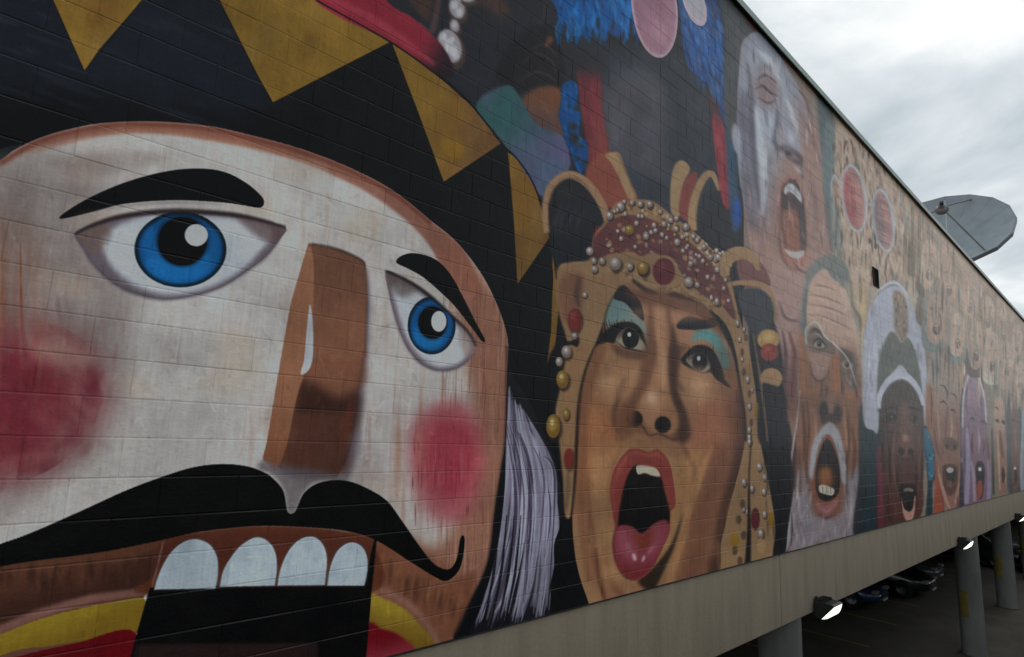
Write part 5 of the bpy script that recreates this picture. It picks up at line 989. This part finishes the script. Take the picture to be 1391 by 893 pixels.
def concrete(name, c1, c2, stain, streak=(2.4, 1, .22)):
    m = noise_mat(name, c1, c2, 1.6, .86, .45, 34, stretch=(2.2, 1, .35)); N, L = m.node_tree.nodes, m.node_tree.links
    b = N['Principled BSDF']; base = b.inputs['Base Color'].links[0].from_socket
    g = N.new('ShaderNodeNewGeometry'); mp = N.new('ShaderNodeMapping'); mp.inputs['Scale'].default_value = streak; L.new(g.outputs['Position'], mp.inputs['Vector'])
    n = N.new('ShaderNodeTexNoise'); n.inputs['Scale'].default_value = 2.6; n.inputs['Detail'].default_value = 8; n.inputs['Roughness'].default_value = .7; L.new(mp.outputs[0], n.inputs['Vector'])
    r = N.new('ShaderNodeMapRange'); r.inputs[1].default_value = .52; r.inputs[2].default_value = .85; r.inputs[4].default_value = .55; L.new(n.outputs['Fac'], r.inputs[0])
    x = N.new('ShaderNodeMixRGB'); x.inputs[2].default_value = (*stain, 1); L.new(r.outputs[0], x.inputs[0]); L.new(base, x.inputs[1])
    v = N.new('ShaderNodeTexVoronoi'); v.inputs['Scale'].default_value = 26; L.new(g.outputs['Position'], v.inputs['Vector'])
    q = N.new('ShaderNodeMapRange'); q.inputs[1].default_value = .06; q.inputs[2].default_value = .13; q.inputs[3].default_value = .7; q.inputs[4].default_value = 0.0; L.new(v.outputs['Distance'], q.inputs[0])
    n3 = N.new('ShaderNodeTexNoise'); n3.inputs['Scale'].default_value = 5; L.new(g.outputs['Position'], n3.inputs['Vector'])
    k = N.new('ShaderNodeMath'); k.operation = 'MULTIPLY'; L.new(q.outputs[0], k.inputs[0]); L.new(n3.outputs['Fac'], k.inputs[1])
    y = N.new('ShaderNodeMixRGB'); y.inputs[2].default_value = (.05, .045, .038, 1); L.new(k.outputs[0], y.inputs[0]); L.new(x.outputs[0], y.inputs[1])
    L.new(y.outputs[0], b.inputs['Base Color']); return m
CONC = concrete('board_marked_concrete', (.225, .185, .132), (.30, .25, .182), (.12, .10, .072))
CONC_L = concrete('column_concrete', (.17, .17, .162), (.25, .25, .24), (.10, .098, .09), (1, 1, .3))
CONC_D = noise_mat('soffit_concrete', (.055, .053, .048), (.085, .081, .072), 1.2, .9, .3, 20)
GREEN = noise_mat('green_sheet_metal', (.12, .185, .16), (.18, .25, .22), 3, .4, 0, metallic=.2)
ASPH = noise_mat('asphalt', (.03, .029, .027), (.055, .052, .047), 1.4, .9, .5, 120)
SLABF = noise_mat('parking_deck_concrete', (.065, .057, .045), (.11, .098, .078), .9, .85, .3, 60)
YEL = noise_mat('yellow_paint', (.22, .165, .03), (.32, .245, .05), 6, .65, .15, 60)
WHITE = noise_mat('road_white', (.5, .5, .48), (.62, .62, .6), 8, .8)
BLACKM = noise_mat('black_metal', (.012, .012, .013), (.022, .022, .023), 20, .45)
DARK = noise_mat('dark_void_paint', (.015, .015, .015), (.03, .03, .028), 4, .9)
DISHM = noise_mat('dish_grey_enamel', (.21, .245, .275), (.27, .305, .335), 1.5, .55, metallic=.0)
DISHR = noise_mat('dish_rim_metal', (.16, .18, .20), (.22, .24, .26), 2, .5, metallic=.2)
STEEL = noise_mat('dull_steel', (.10, .10, .105), (.16, .16, .165), 12, .5, metallic=.5)
BEIGE = noise_mat('feed_beige', (.10, .085, .08), (.15, .13, .12), 10, .6)
ROOFM = noise_mat('roof_gravel', (.15, .15, .145), (.25, .245, .235), 6, .95, .5, 50)
TYRE = noise_mat('tyre_rubber', (.012, .012, .012), (.022, .022, .022), 20, .85)
RIMM = noise_mat('wheel_alloy', (.16, .16, .165), (.22, .22, .225), 10, .4, metallic=.8)
GLASS = noise_mat('tinted_glass', (.008, .009, .01), (.014, .015, .017), 3, .05)
LAMPC = noise_mat('clear_lamp', (.22, .225, .23), (.30, .305, .31), 20, .12)
LAMPR = noise_mat('red_lamp', (.25, .01, .01), (.35, .02, .02), 20, .15)
def car_paint(name, c):
    m = noise_mat(name, c, tuple(min(1, v * 1.08) for v in c), 2, .3, metallic=.25)
    m.node_tree.nodes['Principled BSDF'].inputs['Coat Weight'].default_value = .8
    return m
def glow(name, col, s):
    m, N, L, b = nodes(name); b.inputs['Base Color'].default_value = (*col, 1); b.inputs['Roughness'].default_value = .2
    n = N.new('ShaderNodeTexNoise'); n.inputs['Scale'].default_value = 14; g = N.new('ShaderNodeNewGeometry'); L.new(g.outputs['Position'], n.inputs['Vector'])
    r = N.new('ShaderNodeMapRange'); r.inputs[3].default_value = s * .6; r.inputs[4].default_value = s * 1.3; L.new(n.outputs['Fac'], r.inputs[0])
    b.inputs['Emission Color'].default_value = (*col, 1); L.new(r.outputs[0], b.inputs['Emission Strength']); return m
LENS = glow('lit_lens', (.92, 1.0, .80), 1.6)

# ------------------------------------------------------------------ mesh helpers
def mesh(name, verts, faces):
    me = bpy.data.meshes.new(name); me.from_pydata([tuple(v) for v in verts], [], faces); me.update(); return me
def link(name, me, mat, parent=None, loc=(0, 0, 0), rot=(0, 0, 0), smooth=False):
    o = bpy.data.objects.new(name, me); C.objects.link(o); o.location = loc; o.rotation_euler = rot
    if mat and not me.materials: me.materials.append(mat)
    if smooth:
        for p in me.polygons: p.use_smooth = True
    o.parent = parent; return o
def thing(name, label, cat, loc=(0, 0, 0), rot=(0, 0, 0), group=None):
    o = bpy.data.objects.new(name, None); C.objects.link(o); o.location = loc; o.rotation_euler = rot; o.empty_display_size = .2
    o['label'] = label; o['category'] = cat
    if group: o['group'] = group
    return o
def bm_mesh(name, fn):
    bm = bmesh.new(); fn(bm); bmesh.ops.recalc_face_normals(bm, faces=bm.faces); me = bpy.data.meshes.new(name); bm.to_mesh(me); bm.free(); return me
def bm_box(bm, lo, hi, bevel=0.0, seg=1):
    r = bmesh.ops.create_cube(bm, size=1.0); vs_ = r['verts']
    for v in vs_:
        for i in range(3): v.co[i] = lo[i] + (v.co[i] + .5) * (hi[i] - lo[i])
    if bevel:
        es = list({e for v in vs_ for e in v.link_edges})
        bmesh.ops.bevel(bm, geom=es, offset=bevel, segments=seg, affect='EDGES', profile=.5)
def box_mesh(name, lo, hi, bevel=0.0, seg=1): return bm_mesh(name, lambda bm: bm_box(bm, lo, hi, bevel, seg))
def lathe(name, prof, n=40):
    V, F = [], []
    for r, z in prof:
        for k in range(n): a = 2 * math.pi * k / n; V.append((r * math.cos(a), r * math.sin(a), z))
    for j in range(len(prof) - 1):
        for k in range(n): F.append((j * n + k, j * n + (k + 1) % n, (j + 1) * n + (k + 1) % n, (j + 1) * n + k))
    return mesh(name, V, F)
def tube(name, a, b, r, n=10):
    a, b = Vector(a), Vector(b); d = (b - a).normalized(); u = d.orthogonal().normalized(); w = d.cross(u)
    V = [p + (u * math.cos(2 * math.pi * k / n) + w * math.sin(2 * math.pi * k / n)) * r for p in (a, b) for k in range(n)]
    F = [(k, (k + 1) % n, n + (k + 1) % n, n + k) for k in range(n)] + [tuple(range(n - 1, -1, -1)), tuple(range(n, 2 * n))]
    return mesh(name, V, F)

# ------------------------------------------------------------------ ground
XEND = 61.2                       # far end of the painted wall
XSTART = -1.6
FL = -5.92                        # lower yard level
def floor_z(x): return FL + .42 * min(max((x - 21.5) / 8.5, 0), 1)
def strip(name, xs, y0, y1, dz, mat, parent=None):
    V, F = [], []
    for x in xs: V += [(x, y0, floor_z(x) + dz), (x, y1, floor_z(x) + dz)]
    for i in range(len(xs) - 1): F.append((2 * i, 2 * i + 2, 2 * i + 3, 2 * i + 1))
    return link(name, mesh(name, V, F), mat, parent)
gx = [-3000, -400, -60, 0, 10, 21.5, 23, 25, 27, 29, 30, 60, 120, 500, 3000]
gr = strip('ground', gx, -3000, 3000, 0, ASPH); gr['kind'] = 'structure'
pk = strip('parking_floor', [-20, 0, 10, 21.5, 23, 25, 27, 29, 30, 45, 64], -.9, 24, .004, SLABF); pk['kind'] = 'structure'
def bay_line(x, y0, y1, lean=0.0):
    V = [(x - .05, y0, floor_z(x) + .009), (x + .05, y0, floor_z(x) + .009), (x + .05 + lean, y1, floor_z(x + lean) + .009), (x - .05 + lean, y1, floor_z(x + lean) + .009)]
    return link('bay_marking', mesh('bay_marking', V, [(0, 1, 2, 3)]), YEL, pk)
for x in (12.9, 15.7, 18.5, 21.3, 24.1, 26.9, 29.7, 32.5, 35.3, 42.4): bay_line(x, 2.6, 7.6)
for x in (12.2, 14.8): bay_line(x, -.4, 1.9, 2.4)
# raised street the viewer stands on, held by a retaining wall along the yard
st_ = link('street', box_mesh('street', (-400, -14, -2.1), (400, -5.4, -1.80)), ASPH); st_['kind'] = 'structure'
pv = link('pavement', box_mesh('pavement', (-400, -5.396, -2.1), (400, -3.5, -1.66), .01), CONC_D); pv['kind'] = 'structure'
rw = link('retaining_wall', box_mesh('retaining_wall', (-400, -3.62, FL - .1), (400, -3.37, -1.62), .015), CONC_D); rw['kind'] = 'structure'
# kerb beside the yard drive
def kerb_profile():
    V, F = [], []
    xs = [23.0, 25, 27, 29, 30, 45, 64]
    for x in xs:
        z = floor_z(x)
        V += [(x, -1.15, z - .05), (x, -1.15, z + .12), (x, -1.02, z + .14), (x, -.95, z + .13), (x, -.93, z - .05)]
    for i in range(len(xs) - 1):
        for j in range(4): F.append((i * 5 + j, i * 5 + j + 1, i * 5 + j + 6, i * 5 + j + 5))
    F += [(4, 3, 2, 1, 0), tuple(len(V) - 5 + k for k in range(5))]
    return mesh('kerb', V, F)
kb = link('kerb', kerb_profile(), CONC_D); kb['kind'] = 'structure'

# ------------------------------------------------------------------ the building with the painted block wall
bld = thing('mural_building', 'long concrete block building on round columns, its side painted with giant faces', 'building', (0, 0, FL))
B0 = Vector((0, 0, -FL))          # children are laid out in world metres
def bpart(name, me, mat, loc=(0, 0, 0), parent=None, **k):
    o = link(name, me, mat, parent or bld, Vector(loc) + (B0 if parent is None else Vector()), **k); return o
JOINT, RECESS = .0030, .0024
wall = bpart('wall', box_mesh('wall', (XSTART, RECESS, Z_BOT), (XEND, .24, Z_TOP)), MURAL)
def block_mesh(L):
    hx, hz, c, ch, d = (L - .0026) / 2, (CH - JOINT) / 2, .0030, .0060, RECESS + .004
    V = [(-hx + c, 0, -hz + ch), (hx - c, 0, -hz + ch), (hx - c, 0, hz - ch), (-hx + c, 0, hz - ch),
         (-hx, .0018, -hz), (hx, .0018, -hz), (hx, .0018, hz), (-hx, .0018, hz),
         (-hx, d, -hz), (hx, d, -hz), (hx, d, hz), (-hx, d, hz)]
    F = [(0, 1, 2, 3)] + [(4 + k, 4 + (k + 1) % 4, (k + 1) % 4, k) for k in range(4)] + [(8 + k, 8 + (k + 1) % 4, 4 + (k + 1) % 4, 4 + k) for k in range(4)]
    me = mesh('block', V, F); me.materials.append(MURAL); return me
full, half = block_mesh(BL), block_mesh(BL / 2)
XJ = 5.833                        # control joint; further ones every 21 blocks
joints = [XJ + k * 21 * BL for k in range(-1, 8)]
cells = []
for row in range(N_COURSE):
    z = Z_BOT + (row + .5) * CH
    for a, b in zip(joints[:-1], joints[1:]):
        if row % 2: xs_ = [(a + (i + .5) * BL, BL) for i in range(21)]
        else: xs_ = [(a + BL / 4, BL / 2)] + [(a + BL * (i + 1), BL) for i in range(20)] + [(b - BL / 4, BL / 2)]
        for x, L in xs_:
            if x - L / 2 < XSTART - .01 or x + L / 2 > XEND + .01: continue
            gap = -.004 if abs(x - L / 2 - a) < .02 else (.004 if abs(x + L / 2 - b) < .02 else 0)
            cells.append((x, z, L, gap))
def shown(x, z, L):
    q = ROT.T @ np.array([x, CAM_D, z])
    if q[2] <= .1: return 0
    u, v = q[0] / q[2] * F_PX + CX, q[1] / q[2] * F_PX + CY
    if not (-25 < u < 1416 and -25 < v < 918): return 0
    q2 = ROT.T @ np.array([x + L, CAM_D, z]); q3 = ROT.T @ np.array([x, CAM_D, z + CH])
    e1 = np.array([q2[0] / q2[2] - q[0] / q[2], q2[1] / q2[2] - q[1] / q[2]]); e2 = np.array([q3[0] / q3[2] - q[0] / q[2], q3[1] / q3[2] - q[1] / q[2]])
    return abs(e1[0] * e2[1] - e1[1] * e2[0]) * F_PX ** 2
cells.sort(key=lambda c: -shown(c[0], c[1], c[2]))
for (x, z, L, gap) in cells[:300]:
    link('block', full if L > .3 else half, None, wall, (x - gap, random.uniform(-.0012, .0008), z), (random.uniform(-.0016, .0016), 0, random.uniform(-.0016, .0016)))
V, F = [], []
fv = {BL: [v.co.copy() for v in full.vertices], BL / 2: [v.co.copy() for v in half.vertices]}; ff = [tuple(p.vertices) for p in full.polygons]
for (x, z, L, gap) in cells[300:]:
    o0 = len(V); dy = random.uniform(-.0012, .0008); ta, tb = random.uniform(-.0016, .0016), random.uniform(-.0016, .0016)
    V += [(c.x + x - gap, c.y + dy + c.z * ta + c.x * tb, c.z + z) for c in fv[L]]; F += [tuple(i + o0 for i in f) for f in ff]
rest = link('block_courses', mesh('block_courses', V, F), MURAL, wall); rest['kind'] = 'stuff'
# dark louvred vent let into the wall
def vent_fn(bm):
    bm_box(bm, (-.17, -.02, -.30), (.17, .02, -.27)); bm_box(bm, (-.17, -.02, .27), (.17, .02, .30))
    bm_box(bm, (-.17, -.019, -.27), (-.14, .02, .27)); bm_box(bm, (.14, -.019, -.27), (.17, .02, .27)); bm_box(bm, (-.14, .0, -.27), (.14, .012, .27))
vent = bpart('vent', bm_mesh('vent', vent_fn), DARK, (14.2, -.004, 3.57)); vent.scale = (1.1, 1, .68)
sl = bm_mesh('vent_slat', lambda bm: bm_box(bm, (-.138, -.012, -.012), (.138, .004, .012)))
for k in range(9): link('slat', sl, BLACKM, vent, (0, -.004, -.23 + k * .0575), (-.6, 0, 0))
# metal coping along the roof edge, in lengths
def coping_fn(L):
    def f(bm):
        prof = [(.30, .05), (-.045, .05), (-.062, .035), (-.062, -.085), (-.075, -.10), (-.055, -.098), (-.05, .0), (.30, .0)]
        a = [bm.verts.new((0.004, y, z)) for y, z in prof]; b = [bm.verts.new((L - .004, y, z)) for y, z in prof]
        for k in range(len(prof)): bm.faces.new((a[k], a[(k + 1) % 8], b[(k + 1) % 8], b[k]))
        bm.faces.new(a[::-1]); bm.faces.new(b)
    return f
NCP = 21; LC = (XEND - XSTART) / NCP
cp = bm_mesh('coping', coping_fn(LC))
for k in range(NCP): bpart('coping', cp, GREEN, (XSTART + k * LC, 0, Z_TOP + .004))
bpart('roof', box_mesh('roof', (XSTART, .305, Z_TOP - .35), (XEND, 24, Z_TOP - .08)), ROOFM)
# concrete edge beam under the mural, cast in lengths with open joints
ZB = -2.492
nb = 6; lb = (XEND - XSTART) / nb
def beam_fn(L):
    def f(bm): bm_box(bm, (.006, 0, ZB), (L - .006, .55, Z_BOT - .006), .012)
    return f
bmz = bm_mesh('edge_beam', beam_fn(lb))
for k in range(nb): bpart('edge_beam', bmz, CONC, (XSTART + k * lb, .012, 0))
fl_ = bpart('flashing', box_mesh('flashing', (XSTART, -.010, Z_BOT - .005), (XEND, .05, Z_BOT + .006)), BLACKM)
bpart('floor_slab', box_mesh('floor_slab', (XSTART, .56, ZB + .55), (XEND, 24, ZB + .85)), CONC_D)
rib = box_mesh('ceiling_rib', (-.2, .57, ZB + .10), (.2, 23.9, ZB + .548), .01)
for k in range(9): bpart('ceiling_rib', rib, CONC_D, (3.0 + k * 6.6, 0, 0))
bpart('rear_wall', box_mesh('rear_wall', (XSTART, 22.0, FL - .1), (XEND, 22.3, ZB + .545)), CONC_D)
bpart('end_wall', box_mesh('end_wall', (XEND - .3, .6, FL - .1), (XEND, 21.9, ZB + .545)), CONC_D)
bpart('end_wall', box_mesh('upper_end_wall', (XSTART, .245, ZB + .86), (XSTART + .2, 23.9, Z_TOP - .36)), CONC_D)
# round columns
def column(x, y, band=True):
    z0 = floor_z(x); h = ZB - z0 - .004 if y < .6 else ZB + .546 - z0
    c = bpart('column', lathe('column', [(.0, 0), (.305, 0), (.305, .02), (.30, .03), (.30, h - .02), (.305, h - .01), (.305, h), (0, h)], 40), CONC_L, (x, y, z0), smooth=False)
    for p in c.data.polygons: p.use_smooth = len(p.vertices) == 4 and abs(p.normal.z) < .5
    if band:                                            # yellow corner-guard strip on the drive side
        n = 8; V, F = [], []
        for k in range(n + 1):
            a = math.radians(137 + 42 * k / n)
            for r in (.301, .312):
                for zz_ in (1.05, 1.78): V.append((r * math.cos(a), r * math.sin(a), zz_))
        for k in range(n):
            i = 4 * k; F += [(i + 2, i + 6, i + 7, i + 3), (i + 1, i + 3, i + 7, i + 5), (i, i + 4, i + 6, i + 2)]
        F += [(0, 2, 3, 1), (4 * n, 4 * n + 1, 4 * n + 3, 4 * n + 2)]
        link('yellow_guard', mesh('yellow_guard', V, F), YEL, c)
    return c
for x in (-1.0, 9.56, 22.95, 29.2, 36.0, 42.8, 49.6, 56.4): column(x, .34)
for x in (9.56, 22.95, 36.0, 49.6): column(x, 11.0, False)

# ------------------------------------------------------------------ floodlights on the beam
def floodlight(x, label):
    t = thing('floodlight', label, 'floodlight', (x, .012, -2.43), (0, 0, 0), 'floodlights along the concrete beam')
    link('wall_plate', box_mesh('wall_plate', (-.16, -.03, -.16), (.16, 0, .16), .008), BLACKM, t)
    link('junction_box', box_mesh('junction_box', (-.20, -.09, .09), (-.10, -.032, .22), .01), BLACKM, t)
    def hous(bm):
        pr = [(-.03, .13), (-.20, .14), (-.36, .13), (-.39, .10), (-.15, -.17), (-.03, -.15)]
        a = [bm.verts.new((-.24, y, z)) for y, z in pr]; b = [bm.verts.new((.24, y, z)) for y, z in pr]
        n = len(pr)
        for k in range(n):
            if k == 3: continue
            bm.faces.new((a[k], a[(k + 1) % n], b[(k + 1) % n], b[k]))
        bm.faces.new(a[::-1]); bm.faces.new(b)
        bmesh.ops.bevel(bm, geom=[e_ for e_ in bm.edges if len(e_.link_faces) == 2], offset=.012, segments=2, affect='EDGES')
    h = link('housing', bm_mesh('housing', hous), BLACKM, t)
    ya, za, yb, zb = -.383, .092, -.155, -.164
    V = []
    for s_ in (-1, 1):
        for k in range(7):
            f = k / 6; bul = .055 * math.sin(math.pi * f)
            V.append((s_ * .225, ya + (yb - ya) * f - bul * .75, za + (zb - za) * f - bul))
    Fv = [(k, k + 1, 8 + k, 7 + k) for k in range(6)] + [tuple(range(6, -1, -1)), tuple(range(7, 14))]
    link('lens', mesh('lens', V, Fv), LENS, t, smooth=False)
    for k in range(5): link('cooling_fin', box_mesh('cooling_fin', (-.18 + k * .085, -.22, .142), (-.165 + k * .085, -.05, .185)), BLACKM, h)
    t.scale = (.78, .78, .78)
    return t
# the lens faces along the wall (towards +x and outward): turn each head
for x, lab in ((10.17, 'black floodlight on the concrete beam above the wide drive opening, beside the first round column'), (20.22, 'black floodlight on the concrete beam right above the round column with the yellow strip'), (30.3, 'black floodlight on the concrete beam past the last two round columns')):
    t = floodlight(x, lab)

# ------------------------------------------------------------------ roof dish
def dish():
    px, py = 1283.5, 310.7
    d = ROT @ np.array([px - CX, py - CY, F_PX]); tt = (CAM_D + 2.2) / d[1]
    ctr = Vector((d[0] * tt, d[1] * tt - CAM_D, d[2] * tt)); view = Vector(d).normalized()
    dist = Vector((ctr.x, ctr.y + CAM_D, ctr.z)).length
    R = 93.6 / F_PX * (view.dot(Vector(ROT[:, 2]))) * dist * .79
    up = Vector((0, 0, 1)); up = (up - view * up.dot(view)).normalized(); side = view.cross(up).normalized()
    ang = math.radians(53.0); roll = math.radians(-3.6)
    up2 = (up * math.cos(roll) + side * math.sin(roll)).normalized()
    n = (-view * math.cos(ang) + up2 * math.sin(ang)).normalized()
    rot = n.to_track_quat('Z', 'Y').to_matrix().to_4x4()
    base = Vector((ctr.x + 1.4, ctr.y + 1.2, Z_TOP - .08))
    t = thing('satellite_dish', 'large grey many-sided satellite dish on the roof behind the green coping', 'satellite dish', base)
    A = Matrix.Translation(ctr - base) @ rot
    NS, NR = 16, 7; depth = .30 * R
    pan = []
    for k in range(NS):                                  # each sheet-metal petal is a piece of its own
        V, F = [], []
        for j in range(NR + 1):
            r = .06 + (R - .06) * j / NR
            for q in (0, 1):
                a = 2 * math.pi * (k + q) / NS; g_ = (.004 if q == 0 else -.004) / max(r, .2)
                V.append((r * math.cos(a + g_), r * math.sin(a + g_), depth * (r / R) ** 2 - depth))
        for j in range(NR): F.append((2 * j, 2 * j + 2, 2 * j + 3, 2 * j + 1))
        m0 = len(V); V += [(x, y, z - .03) for x, y, z in V]; F += [tuple(m0 + i for i in f[::-1]) for f in F[:NR]]
        o = link('petal', mesh('petal', V, F), DISHM, t); o.matrix_local = A
    V, F = [], []
    for k in range(NS):
        a = 2 * math.pi * k / NS
        for r, z in ((R - .002, .004), (R + .05, .004), (R + .05, -.22), (R - .01, -.22)): V.append((r * math.cos(a), r * math.sin(a), z))
    for k in range(NS):
        for j in range(4): F.append((4 * k + j, 4 * ((k + 1) % NS) + j, 4 * ((k + 1) % NS) + (j + 1) % 4, 4 * k + (j + 1) % 4))
    o = link('rim', mesh('rim', V, F), DISHR, t); o.matrix_local = A
    fz = .62 * R * 1.0 - .0
    # feed sits where the picture puts it: on the axis
    fz = .46 * R
    inv = A.inverted()
    dn = Vector(rot.inverted() @ (-up2))
    a0 = math.atan2(dn.y, dn.x)
    for k, da in enumerate((math.radians(33), math.radians(150), math.radians(-95))):
        a = a0 + da
        o = link('feed_strut', tube('feed_strut', (R * .93 * math.cos(a), R * .93 * math.sin(a), -.05 * R), (.12 * math.cos(a), .12 * math.sin(a), fz), .035), STEEL, t); o.matrix_local = A
    hd = link('feed_horn', lathe('feed_horn', [(0, -.22), (.25, -.20), (.30, -.08), (.25, .02), (.14, .08), (.10, .22), (0, .23)], 16), BEIGE, t); hd.matrix_local = A @ Matrix.Translation((0, 0, fz))
    o = link('feed_cap', lathe('feed_cap', [(0, .0), (.08, .0), (.08, .16), (0, .17)], 12), BLACKM, hd, (.03, 0, .22))
    hub = A @ Vector((0, 0, -depth - .1))
    o = link('pedestal', tube('pedestal', (0, 0, 0), (0, 0, hub.z - .5), .22, 20), STEEL, t)
    o = link('mount_arm', tube('mount_arm', (0, 0, hub.z - .6), hub, .16, 14), STEEL, t)
    o = link('mount_brace', tube('mount_brace', (0, 0, hub.z - 2.2), A @ Vector((0, -.8, -depth * .75)), .07, 10), STEEL, t)
    link('base_plate', box_mesh('base_plate', (-.6, -.6, 0), (.6, .6, .12), .02), STEEL, t)
dish()

# ------------------------------------------------------------------ parked cars under the building
def make_car(label, paint, loc, rz, kind='saloon'):
    t = thing('parked_car', label, 'car', loc, (0, 0, rz), 'cars parked under the building')
    L = 4.5 if kind == 'saloon' else 4.7; top = 1.42 if kind == 'saloon' else 1.72
    belt = .90 if kind == 'saloon' else 1.02
    # body: stations along the length (x), cross-section half-widths and heights
    st = [(-L / 2, .50, .60, .42), (-L / 2 + .06, .74, .78, .30), (-L / 2 + .35, .86, belt * .93, .24), (-L / 2 + 1.0, .89, belt, .22), (0, .90, belt + .02, .20), (L / 2 - 1.55, .89, belt, .20), (L / 2 - .9, .87, belt * .92, .22), (L / 2 - .35, .82, belt * .80, .25), (L / 2 - .06, .70, belt * .68, .30), (L / 2, .48, belt * .58, .42)]
    V, F = [], []; n = 10
    for x, w, h, b_ in st:
        sec = [(-w * .86, b_), (-w, b_ + .10), (-w * 1.0, (h + b_) / 2), (-w * .97, h - .07), (-w * .86, h), (w * .86, h), (w * .97, h - .07), (w, (h + b_) / 2), (w, b_ + .10), (w * .86, b_)]
        V += [(x, y, z) for y, z in sec]
    for i in range(len(st) - 1):
        for j in range(n): F.append((i * n + j, i * n + (j + 1) % n, (i + 1) * n + (j + 1) % n, (i + 1) * n + j))
    F += [tuple(range(n - 1, -1, -1)), tuple((len(st) - 1) * n + k for k in range(n))]
    me = mesh('car_body', V, F); bmx = bmesh.new(); bmx.from_mesh(me); bmesh.ops.recalc_face_normals(bmx, faces=bmx.faces); bmx.to_mesh(me); bmx.free()
    b = link('body', me, paint, t, smooth=True); md = b.modifiers.new('sub', 'SUBSURF'); md.levels = md.render_levels = 2
    # cabin
    x0, x1 = (-L / 2 + .45, L / 2 - 1.25) if kind == 'saloon' else (-L / 2 + .12, L / 2 - 1.30)
    r0, r1 = (x0 + .75, x1 - .95) if kind == 'saloon' else (x0 + .35, x1 - .85)
    def slab(w0, w1, z0, z1, xa, xb, xc, xd):
        return [(xa, -w0, z0), (xb, -w0, z0), (xb, w0, z0), (xa, w0, z0), (xc, -w1, z1), (xd, -w1, z1), (xd, w1, z1), (xc, w1, z1)]
    FB = [(3, 2, 1, 0), (4, 5, 6, 7), (0, 1, 5, 4), (1, 2, 6, 5), (2, 3, 7, 6), (3, 0, 4, 7)]
    link('roof', bm_mesh('car_roof', lambda bm: (bm_box(bm, (r0 - .03, -.60, top - .07), (r1 + .03, .60, top), .03, 3))), paint, t, smooth=True)
    g = link('windows', mesh('windows', slab(.80, .61, belt - .06, top - .05, x0, x1, r0, r1), FB), GLASS, t)
    for s_ in (-1, 1):
        for (xa, xb) in ((x0, r0), (x1, r1), ((x0 + x1) / 2 - .1, (r0 + r1) / 2 - .05)):
            link('pillar', tube('pillar', (xa, s_ * .805, belt - .05), (xb, s_ * .615, top - .05), .035, 8), paint, t)
        link('mirror', box_mesh('mirror', (x1 - .45, s_ * .98 - .1, belt + .02), (x1 - .28, s_ * .98 + .1, belt + .16), .03, 2), paint, t)
        link('headlight', box_mesh('headlight', (L / 2 - .24, s_ * .60 - .16, .60), (L / 2 - .055, s_ * .60 + .16, .72), .03, 2), LAMPC, t)
        link('tail_light', box_mesh('tail_light', (-L / 2 + .01, s_ * .62 - .15, .66), (-L / 2 + .16, s_ * .62 + .15, .80), .03, 2), LAMPR, t)
        for x in (-L / 2 + .85, L / 2 - .85):
            wz = .33
            w_ = link('wheel', lathe('tyre', [(.20, -.10), (.30, -.11), (.33, -.08), (.33, .08), (.30, .11), (.20, .10)], 28), TYRE, t, (x, s_ * .80, wz), (math.pi / 2, 0, 0), True)
            link('rim', lathe('wheel_rim', [(0, .05), (.06, .06), (.07, .03), (.17, .05), (.205, .09), (.205, -.09), (.17, -.05), (.07, -.03), (.06, -.06), (0, -.05)], 20), RIMM, w_)
    link('grille', box_mesh('grille', (L / 2 - .10, -.38, .42), (L / 2 - .005, .38, .56), .02), BLACKM, t)
    link('number_plate', box_mesh('number_plate', (L / 2 - .03, -.25, .34), (L / 2 + .008, .25, .41), .005), WHITE, t)
    return t
P_BLUE, P_BLACK, P_SILV, P_GREY, P_WHITE = car_paint('blue_car_paint', (.025, .05, .13)), car_paint('black_car_paint', (.012, .012, .014)), car_paint('silver_car_paint', (.20, .205, .21)), car_paint('grey_car_paint', (.10, .105, .11)), car_paint('white_car_paint', (.7, .7, .69))
for lab, pt, x, y, rz, kd in (('dark blue saloon car parked nose out in the shade under the building', P_BLUE, 25.5, 5.5, -math.pi / 2, 'saloon'),
                              ('black estate car parked under the building beside the dark blue saloon', P_BLACK, 28.3, 4.7, -math.pi / 2, 'estate'),
                              ('dark grey saloon car parked under the building beyond the black estate', P_GREY, 31.1, 4.9, -math.pi / 2, 'saloon'),
                              ('black tall estate car with silver lamps parked behind the yellow-marked column', P_BLACK, 38.6, 3.2, -math.pi / 2 - .1, 'estate'),
                              ('silver saloon car glimpsed between the two round columns with yellow strips', P_SILV, 44.0, 3.6, -math.pi / 2, 'saloon'),
                              ('black car standing in the open yard just past the last round column', P_BLACK, 39.5, -.1, math.pi, 'estate')):
    make_car(lab, pt, (x, y, floor_z(x) + .01), rz, kd)
